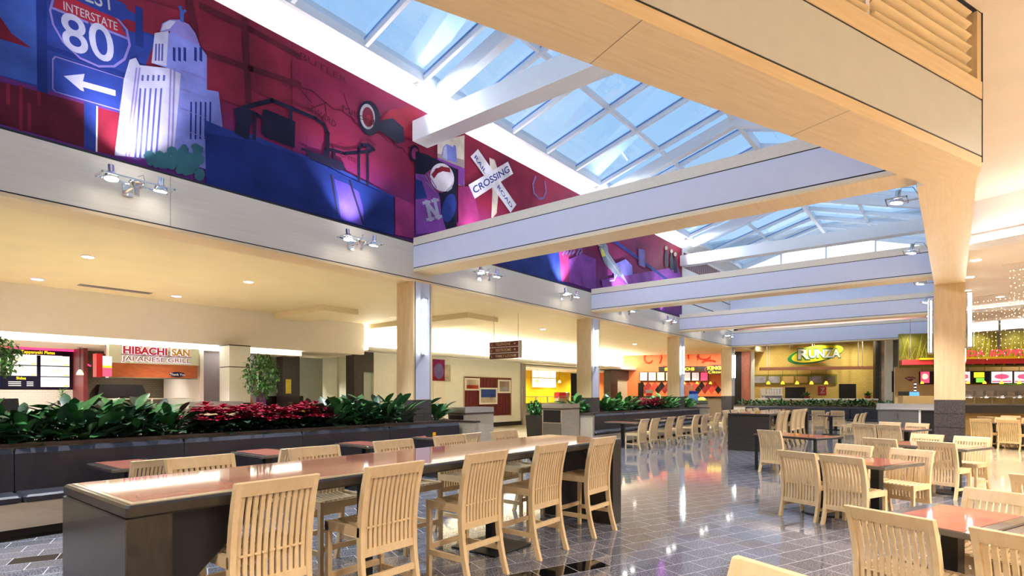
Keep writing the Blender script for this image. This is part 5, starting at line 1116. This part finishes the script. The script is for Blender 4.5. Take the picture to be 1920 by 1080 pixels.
# orange stall
UO = 38.5
wo_ = struct('wall_orange', ubox(1100, 1375, 600, 830, UO, .1), 'orange', P, 'orange back wall with red swirls of the far stall')
for cx_, cy_, rx, ry, a0, a1 in ((1216, 672, 8, 9, 20, 330), (1250, 676, 14, 12, -40, 120), (1300, 668, 10, 12, 150, 400), (1320, 664, 14, 10, 30, 170), (1232, 668, 8, 16, -70, 60), (1272, 674, 12, 7, 180, 360), (1330, 682, 14, 6, 190, 330)):
    q = [P.onu(x, y, UO-.1) for x, y in ell(cx_, cy_, rx, ry, 14, 0, a0, a1)]; part('swirl', MB().tube([(UO-.11, a, b) for a, b in q], [.02]+[.06]*(len(q)-2)+[.02], 4), 'swirl_red', wo_)
for i in range(12):
    for j in range(2):
        x, y = 1203+i*12.5+(6 if j else 0), 723+j*8
        part('diamond_tile', MB().prism([P.onu(x-6, y, UO-.1)[0:2], P.onu(x, y+8, UO-.1)[0:2], P.onu(x+6, y, UO-.1)[0:2], P.onu(x, y-8, UO-.1)[0:2]], UO-.12, UO-.1, Matrix(((0, 0, 1, 0), (1, 0, 0, 0), (0, 1, 0, 0), (0, 0, 0, 1)))), ('black_gloss', 'red_dark', 'swirl_red')[(i+j) % 3], wo_)
s1 = thing('stall_sign', 'brown header board with yellow lettering over the orange stall', 'sign', P, 0, 0); part('board', ubox(1235, 1352, 687, 697, 37.6, .1), 'espresso', s1); part('lettering', utext(MB(), 'amigos', 1246, 1302, 695, 8, 37.6, .115, .015), 'screen_yellow', s1)
s2 = thing('oval_sign', 'black oval sign with yellow lettering on the orange stall', 'sign', P, 0, 0); part('rim', uell(1342, 693, 21, 9.6, 37.45, .0, .03), 'red_band', s2); part('board', uell(1342, 693, 19.5, 8.6, 37.45, .04, .03), 'black', s2); part('lettering', utext(MB(), 'KINGS', 1326, 1357, 693, 6, 37.45, .08, .05), 'screen_yellow', s2); part('script', utext(MB(), 'Classic', 1328, 1357, 700, 5, 37.45, .08, .0, .3), 'screen_yellow', s2)
m1 = thing('menu_board', 'row of framed menu panels on the orange wall', 'menu board', P, 0, 0)
for i in range(8):
    x = 1199+i*16.2; q = part('menu_frame', ubox(x, x+15.4, 697.5, 714.5, 38.3, .05), 'espresso', m1); part('menu_sheet', ubox(x+1.2, x+14.2, 698.6, 713.4, 38.25, .02), 'screen_warm' if i in (2, 3) else 'screen_red' if i == 7 else 'screen_dim', q)
for i, (px, py) in enumerate(((1283, 720), (1307, 720), (1332, 720))): pendant(P, 37.3, fv(px, 37.3), fy(px, py, 37.3), 4.0, 'amber pendant lamp at the orange stall, %s' % ['behind the third column', 'right of the third column', 'under the oval sign'][i], 'pendants at the orange stall')
oc = thing('stall_counter', 'counter with machines before the orange wall', 'counter', P, 0, 0); part('body', ubox(1190, 1352, 745, 800, 36.5, .6), 'maple_bench', oc); part('top', ubox(1188, 1354, 743, 746, 36.45, .7), 'espresso', oc)
dm = thing('drink_machine', 'dark drink machine on the orange stall counter', 'appliance', P, 0, 0); part('body', ubox(1197, 1207, 718, 744, 36.9, .4), 'black', dm); part('dispenser', ubox(1211, 1224, 731, 743, 36.8, .3), 'steel', dm); part('red_front', ubox(1212, 1223, 737, 742, 36.45, .02), 'plastic_red', dm)
rk = thing('rack', 'brown rounded rack panel behind the orange counter', 'rack', P, 0, 0); part('panel', ubox(1284, 1299, 722, 745, 37.0, .1), 'copper', rk); part('edge', ubox(1299, 1300.5, 721, 745, 36.95, .1), 'chrome', rk)
ws = station(L, 23.75, 8.6, 1.2, .9, 1.28, 'wood waste station at the far end of the distant planter', 0, False)
bx = thing('cup_box', 'blue box on the far waste station', 'box', L, 24.2, 8.9, 1.28); part('body', MB().cbox(0, .4, 0, .3, 0, .28), 'blue_box', bx); part('dark_top', MB().cbox(.02, .38, .02, .28, .28, .42), 'm_navy', bx)
one('fruit_pile', MB().lathe([(.20, 0), (.18, .08), (.08, .14), (.01, .15)], 10), 'yellow_box', 'pale yellow heap beside the blue box', 'package', L, 24.9, 8.85, 1.28)
struct('wall_brown', ubox(1375, 1389, 640, 800, 37.0, .3), 'espresso', P); struct('wall_copper', ubox(1389, 1407, 640, 800, 37.0, .15), 'copper', P, 'copper coloured metal wall strip left of the mustard stall'); struct('trim_7', ubox(1407, 1414, 640, 800, 36.8, .2), 'cream_pale', P, 'white post left of the mustard stall')
# Runza stall
UR = 38.0
struct('wall_mustard', ubox(1400, 1660, 560, 830, UR, .15), 'mustard_wall', P, 'mustard back wall of the far stall')
rz_ = thing('stall_sign', 'yellow and green oval sign with white lettering on the mustard stall', 'sign', P, 0, 0)
part('green_swoosh', uell(1529, 664.5, 53.5, 15.5, 36.6, 0, .04, .20), 'logo_green', rz_); part('yellow_oval', uell(1532, 663.5, 49, 13.6, 36.6, .045, .03, .20), 'logo_yellow', rz_); part('green_swoosh', uell(1519, 667, 40, 14.2, 36.62, -.02, .03, .24), 'logo_green', rz_); part('yellow_rim', uell(1521, 663, 44, 13.2, 36.62, -.03, .02, .24), 'logo_yellow', rz_)
mb = MB(); utext(mb, 'R', 1494, 1519.5, 674, 20, 36.6, .085, .075); utext(mb, 'UNZA', 1514.5, 1576.5, 671.2, 16.4, 36.6, .085, .075); part('letter_outline', mb, 'logo_green', rz_)
mb = MB(); utext(mb, 'R', 1495.5, 1518, 673, 18.2, 36.6, .10, .035); utext(mb, 'UNZA', 1516, 1575, 670.5, 14.6, 36.6, .10, .035); part('lettering', mb, 'logo_white', rz_)
for px in (1481, 1485, 1523, 1527): part('rod', ubox(px-.5, px+.5, 600, 652, 36.7, .03), 'steel', rz_)
aw = thing('awning_beam', 'reddish wooden beam hung before the mustard wall', 'beam', P, 0, 0); part('beam', ubox(1424, 1637, 688, 693.6, 36.8, .35), 'awning_wood', aw)
for px in (1438, 1442.5, 1609, 1617): part('rod', ubox(px-.6, px+.6, 600, 688, 36.7, .03), 'steel', aw)
mr_ = thing('menu_board', 'dim framed menu boards below the reddish beam', 'menu board', P, 0, 0); part('frame', ubox(1412, 1569, 702, 720.5, UR-.2, .06), 'olive_wall', mr_)
for i in range(6): part('menu_sheet', ubox(1414+i*26, 1437+i*26-1, 705.5, 718, UR-.27, .02), ('m_grey', 'm_grey', 'tan_wall', 'tan_wall', 'm_grey', 'brick_brown')[i], mr_)
for i, px in enumerate((1440.5, 1467.5, 1494.5, 1521.5, 1549)): pendant(P, 36.75, fv(px, 36.75), fy(px, 720.5, 36.75), fy(px, 693.6, 36.75), 'amber pendant lamp under the reddish beam, %s' % ['first from left', 'second from left', 'middle one', 'fourth from left', 'last on the right'][i], 'pendants of the mustard stall', r=.11)
for i, (x0, x1, y0) in enumerate(((1472, 1510, 726), (1573, 1605, 720))): one('kitchen_opening', ubox(x0, x1, y0, 760, UR-.15, .02), 'black', 'black sheet for the dark kitchen opening in the mustard wall, %s' % ['left one', 'right one'][i], 'opening', P, 0, 0)  # flat black sheets put the shade of the openings on the wall
zp = thing('wall_plaque', 'dark red plaque with a pale letter on the mustard wall', 'plaque', P, 0, 0); part('board', ubox(1533.5, 1549, 724, 741, UR-.16, .04), 'red_dark', zp); part('letter', utext(MB(), 'Z', 1537, 1546, 737, 10, UR-.16, .06, .03), 'm_grey', zp)
cr_ = thing('cup_rack', 'white rack of cups on the mustard stall counter', 'rack', P, 0, 0); part('side', ubox(1426, 1434, 728, 748, 36.2, .3), 'paper', cr_); part('shelf', ubox(1426, 1466, 739, 742, 36.2, .4), 'paper', cr_); part('top', ubox(1444, 1465, 727, 729, 36.2, .4), 'paper', cr_); part('side', ubox(1461, 1465, 727, 748, 36.2, .3), 'paper', cr_)
for i in range(5): part('cup', MB().lathe([(.06, 0), (.08, .3)], 8, Matrix.Translation((35.9, fv(1439+i*5, 35.9), fy(1440, 739, 35.9)))), 'paper', cr_)
for i in range(7): part('lid_stack', MB().lathe([(.07, 0), (.07, .18)], 8, Matrix.Translation((35.9, fv(1437+i*4.4, 35.9), fy(1440, 748, 35.9)))), 'm_grey', cr_)
rc = thing('stall_counter', 'long counter of the mustard stall behind the greenery', 'counter', P, 0, 0); part('body', ubox(1416, 1640, 749, 800, 35.6, .5), 'tan_wall', rc); part('top', ubox(1416, 1640, 747, 750, 35.55, .6), 'paper', rc)
for i, px in enumerate((1513, 1627)):
    q = thing('counter_plant', 'small bushy plant on the mustard stall counter, %s' % ['by the left opening', 'by the right pier'][i], 'plant', P, 35.7, fv(px, 35.7), fy(px, 748, 35.7)); mb = MB()
    for k in range(40): leaf(mb, Matrix.Translation((0, 0, .15)) @ Matrix.Rotation(k*2.4, 4, 'Z') @ Matrix.Rotation(-R(10+(k*37) % 70), 4, 'Y'), .36, .03, .6)
    part('foliage', mb, 'leaf_bright', q); part('pot', MB().lathe([(.12, 0), (.16, .16)], 10), 'red_dark', q)
struct('wall_pier4', ubox(1637, 1648, 600, 800, 36.5, .4), 'granite', P, 'granite pier right of the mustard stall'); struct('wall_grey', ubox(1648, 1659, 600, 800, 36.3, .2), 'm_bone', P); struct('trim_8', ubox(1658, 1671, 600, 800, 36.0, .25), 'cream_pale', P, 'white post between the mustard stall and the olive stall'); struct('window_5', ubox(1672, 1680, 696, 735, 30.0, .05), 'm_ink', P)

# Panda Express stall
UP = 24.6
wo_ = struct('wall_olive', ubox(1684, 2060, 622, 688, UP, .1), 'olive_wall', P, 'olive wall with bamboo pattern over the olive stall counter')
rb_ = random.Random(5)
for i in range(60):
    x = 1690+i*4.2+rb_.uniform(-2, 2); y = 678-rb_.random()*8; ln = 14+rb_.random()*34; sl = rb_.uniform(-14, 14)
    a, b = P.onu(x, y, UP-.1), P.onu(x+sl, max(624, y-ln), UP-.1)
    if not 1740 < x < 1800: part('bamboo_stem', MB().tube([(UP-.105, *a), (UP-.105, *b)], [.022, .012], 4), 'olive_line', wo_)
part('joint', ubox(1706, 1707, 600, 676, UP-.1, .02).box(0, 0, 0, 0, 0, 0) if False else ubox(1706, 1707.2, 600, 676, UP-.1, .02), 'm_grey', wo_)
part('duct', ubox(1871, 1874.5, 600, 660, UP-.15, .06), 'steel_dark', wo_)
struct('wall_tan', ubox(1676, 2060, 686, 860, UP+.9, .1), 'tan_wall', P, 'tan back wall of the olive stall')
ps = thing('stall_sign', 'red neon lettering on a yellow and red band', 'sign', P, 0, 0)
part('red_band', ubox(1686.5, 2060, 673, 682.5, UP-.12, .25), 'red_band', ps); part('yellow_band', ubox(1718, 2060, 669.5, 673.2, UP-.12, .3), 'yellow', ps)
part('lettering', utext(MB(), 'PANDA', 1762, 1840, 669, 10.5, UP-.25, .2, .02, .15), 'neon_red', ps); part('lettering', utext(MB(), 'EXPRESS', 1850, 1951, 667.5, 11, UP-.25, .2, .02, .15), 'neon_red', ps)
for i in range(16): one('can_light', ubox(1690+i*19.5, 1699+i*19.5, 682.5, 684.5, UP-.1, .2), 'black', 'small dark slot light under the red band, %s from the left' % ['first','second','third','fourth','fifth','sixth','seventh','eighth','ninth','tenth','eleventh','twelfth','thirteenth','fourteenth','fifteenth','sixteenth'][i], 'light', P, 0, 0, group='slot lights under the red band') if not 1735 < 1690+i*19.5 < 1795 else None
mp = thing('menu_board', 'row of bright food pictures over the olive stall counter', 'menu board', P, 0, 0); part('frame', ubox(1723, 2000, 695.5, 720, UP+.75, .05), 'black', mp)
for i, (x0, x1, m_) in enumerate(((1726, 1742, 'screen_red'), (1796, 1818, 'screen'), (1824, 1854, 'm_ink'), (1859, 1897, 'screen'), (1902, 1940, 'screen'))):
    q = part('picture_panel', ubox(x0, x1, 697, 718, UP+.7, .03), m_, mp)
    if m_ == 'm_ink': part('picture', ubox(1826, 1846, 698, 708, UP+.66, .02), 'screen_yellow', q); part('picture', ubox(1830, 1846, 709, 717, UP+.66, .02), 'screen_green', q)
    else: part('dish', uell((x0+x1)/2, 706, (x1-x0)*.36, 5, UP+.66, 0, .02), 'screen_red' if m_ == 'screen' else 'screen_warm', q); part('caption', ubox(x0+1, x1-1, 714, 716.5, UP+.66, .02), 'screen_red', q)
for i, px in enumerate((1729, 1815, 1846, 1878, 1911)): pendant(P, UP+.3, fv(px, UP+.3), fy(px, 719.5, UP+.3), 3.0, 'small warm lamp before the olive stall menu board, %s' % ['left of the column', 'first right of the column', 'second right of the column', 'third right of the column', 'at the right edge'][i], 'lamps before the olive stall menu board', 'lamp_amber', .06)
gs = thing('banner', 'green banner below the olive stall menu board', 'banner', P, 0, 0); part('board', ubox(1873, 1960, 719.5, 730, UP+.4, .04), 'green_sign', gs); part('lettering', utext(MB(), 'Lower', 1880, 1912, 727.5, 6, UP+.4, .045, .01), 'logo_green', gs)
pcn = thing('food_counter', 'steel and glass serving counter of the olive stall', 'counter', P, 0, 0); part('granite_front', ubox(1795, 2060, 760, 775, UP-1.5, .3), 'granite', pcn); part('base', ubox(1797, 2060, 775, 815, UP-1.4, .2), 'tan_wall', pcn); part('steel_back', ubox(1795, 2060, 722, 742, UP+.35, .1), 'steel', pcn); part('glass', ubox(1797, 2060, 744, 760, UP-1.45, .02), 'case_glass', pcn); part('shelf', ubox(1795, 2060, 742.5, 745, UP-1.3, .6), 'steel', pcn); part('food_bed', ubox(1797, 2060, 757, 761, UP-1.1, .5), 'steel', pcn)
for i, px in enumerate((1816, 1846, 1876, 1908)): part('heat_lamp', uell(px, 744, 4, 1.6, UP-1.5, .1, .05), 'spot_lens', pcn)
for i, px in enumerate((1800, 1826, 1859, 1899)): part('divider', ubox(px, px+1, 745, 761, UP-1.42, .05), 'steel', pcn)
for i in range(6): part('steel_pan', ubox(1806+i*20, 1820+i*20, 733, 742, UP+.2, .1), 'chrome', pcn)
pq = thing('wall_plaque', 'small dark red pointed plaque on the tan wall', 'plaque', P, 0, 0); q = [P.onu(x, y, UP+.78) for x, y in ((1696, 709), (1702, 706.5), (1711, 706.5), (1717, 709), (1707, 715))]; part('board', MB().prism(q, UP+.75, UP+.79, Matrix(((0, 0, 1, 0), (1, 0, 0, 0), (0, 1, 0, 0), (0, 0, 0, 1)))), 'maroon', pq); part('lettering', utext(MB(), 'Thank You', 1700, 1714, 710.8, 3, UP+.75, .005), 'pink', pq)
pk = thing('cash_desk', 'dark cash desk with blue screen left of the big column', 'register', P, 0, 0); part('desk', ubox(1683, 1742, 742, 800, UP-.6, .5), 'tan_wall', pk); part('monitor', ubox(1684, 1704, 734, 742, UP-.5, .1), 'black', pk); part('blue_screen', ubox(1704, 1722, 735, 742, UP-.55, .06), 'screen_blue', pk); part('striped_pole', ubox(1713, 1717, 717, 735, UP-.1, .06), 'espresso', pk)
for k in range(3): part('pole_band', ubox(1712.8, 1717.2, 719+k*6, 721.5+k*6, UP-.15, .06), 'paper', pk)
# condiment cabinet by the right columns
cb = thing('condiment_cabinet', 'grey two-door cabinet with steel top left of the big column', 'cabinet', L, 21.9, 0, 0); part('body', MB().box(0, .62, .42, 1.95, .08, 1.06), 'cabinet_grey', cb); part('open_bay', MB().box(-.012, 0, .42, .80, .2, 1.04), 'black', cb); part('end_strip', MB().box(-.014, 0, .80, .86, .08, 1.06), 'paper', cb); part('toe_kick', MB().box(.05, .6, .45, 1.92, 0, .08), 'black', cb); part('top', MB().box(-.04, .66, .40, 1.99, 1.06, 1.10), 'steel', cb); part('backsplash', MB().box(.60, .66, .40, 1.99, 1.10, 1.26).box(0, .66, 1.95, 1.99, 1.10, 1.26), 'steel', cb)  # open bay is a black plate; the shade inside is its colour
for a, b, h in ((.88, 1.40, .96), (1.42, 1.94, 1.36+.12)):
    d_ = part('door', MB().box(-.02, 0, a, b, .1, 1.03), 'cabinet_grey', cb); y = 1.36 if a < 1 else 1.46; part('handle', MB().tube([(-.02, y, .78), (-.05, y, .78), (-.05, y, .94), (-.02, y, .94)], .008, 5), 'chrome', d_)
# curtains of light strings
def strand(px, uT, z1, z0, label, group, rnd):
    r = (px-960)/F_PX; Y = uT/(r*T.u[0]+T.u[1]); t = thing('light_string', label, 'string light', T, *T.fr(r*Y, Y), z1, 0, group)
    part('wire', MB().tube([(0, 0, 0), (0, 0, z0-z1)], .003, 3), 'chrome', t); mb = MB(); z = -.15
    while z > z0-z1:
        c = Vector((rnd.uniform(-.02, .02), rnd.uniform(-.02, .02), z)); s_ = .011; mb.add([c+Vector(q)*s_ for q in ((1, 0, 0), (-1, 0, 0), (0, 1, 0), (0, -1, 0), (0, 0, 1), (0, 0, -1))], [(0, 2, 4), (2, 1, 4), (1, 3, 4), (3, 0, 4), (2, 0, 5), (1, 2, 5), (3, 1, 5), (0, 3, 5)]); z -= rnd.uniform(.09, .2)
    part('bulbs', mb, 'bulb', t, kind='stuff')
rs_ = random.Random(2)
for i in range(14): strand(1826+i*8.5, 20.2, 4.46, rs_.uniform(2.5, 3.0), 'string of tiny warm bulbs before the red neon sign, %s from the left' % ['first','second','third','fourth','fifth','sixth','seventh','eighth','ninth','tenth','eleventh','twelfth','thirteenth','fourteenth','fifteenth','sixteenth'][i], 'hanging strings of tiny bulbs, far curtain', rs_)
for i in range(6): strand(1895+i*8, 15.7, 4.46, rs_.uniform(2.9, 3.2), 'string of tiny bulbs in the near curtain at the right edge, %s from the left' % ['first','second','third','fourth','fifth','sixth','seventh','eighth','ninth','tenth','eleventh','twelfth','thirteenth','fourteenth','fifteenth','sixteenth'][i], 'hanging strings of tiny bulbs, near curtain', rs_)
one('light_rail', MB().box(0, .05, -3, 0, 0, .03), 'ceiling_pink', 'thin ceiling rail of the near light curtain', 'rail', T, 15.67, T.fr(*[(1888-960)/F_PX*12.6, 12.6])[1], 4.44); one('light_rail', MB().box(0, .05, -4, 0, 0, .03), 'ceiling_pink', 'thin ceiling rail of the far light curtain', 'rail', T, 20.17, T.fr((1820-960)/F_PX*16.4, 16.4)[1], 4.44)

# ---- lamps inside the stalls, partly added to brighten them
for px in (1425, 1470, 1530, 1590, 1630):
    v = fv(px, 36.3); spot('stall_spotlight', P.w(35.9, v, 4.9), P.w(38.0, v, 2.6), 30, 80, (1, .90, .66), .9, .08)
for px in (1180, 1225, 1270, 1320, 1360):
    v = fv(px, 36.8); spot('stall_spotlight', P.w(36.0, v, 3.95), P.w(38.5, v, 2.2), 26, 100, (1, .88, .72), .9, .08)  # spots added to brighten the orange stall, no fixtures behind them
for u in (23.5, 26.5, 29.5, 32.5): spot('stall_downlight', L.w(u, 18.9, 2.95), L.w(u, 19.6, 0), 60, 130, (1, .92, .72), .9, .08)
for u in (-1., 1.5, 3.8, 6.0, 8.2): spot('stall_downlight', L.w(u, 18.6, 2.82), L.w(u, 19.2, 0), 26, 130, (1, .90, .78), .9, .08)
for u, v in ((11.5, 21), (15.5, 21.5)): spot('corridor_downlight', L.w(u, v, 2.95), L.w(u, v+.6, 0), 80, 130, (1, .94, .76), .9, .08)
for px in (1700, 1830, 1900): v = fv(px, UP); spot('stall_downlight', P.w(UP-.6, v, 3.9), P.w(UP+.9, v, 1.0), 5, 110, (1, .88, .66), .9, .08)
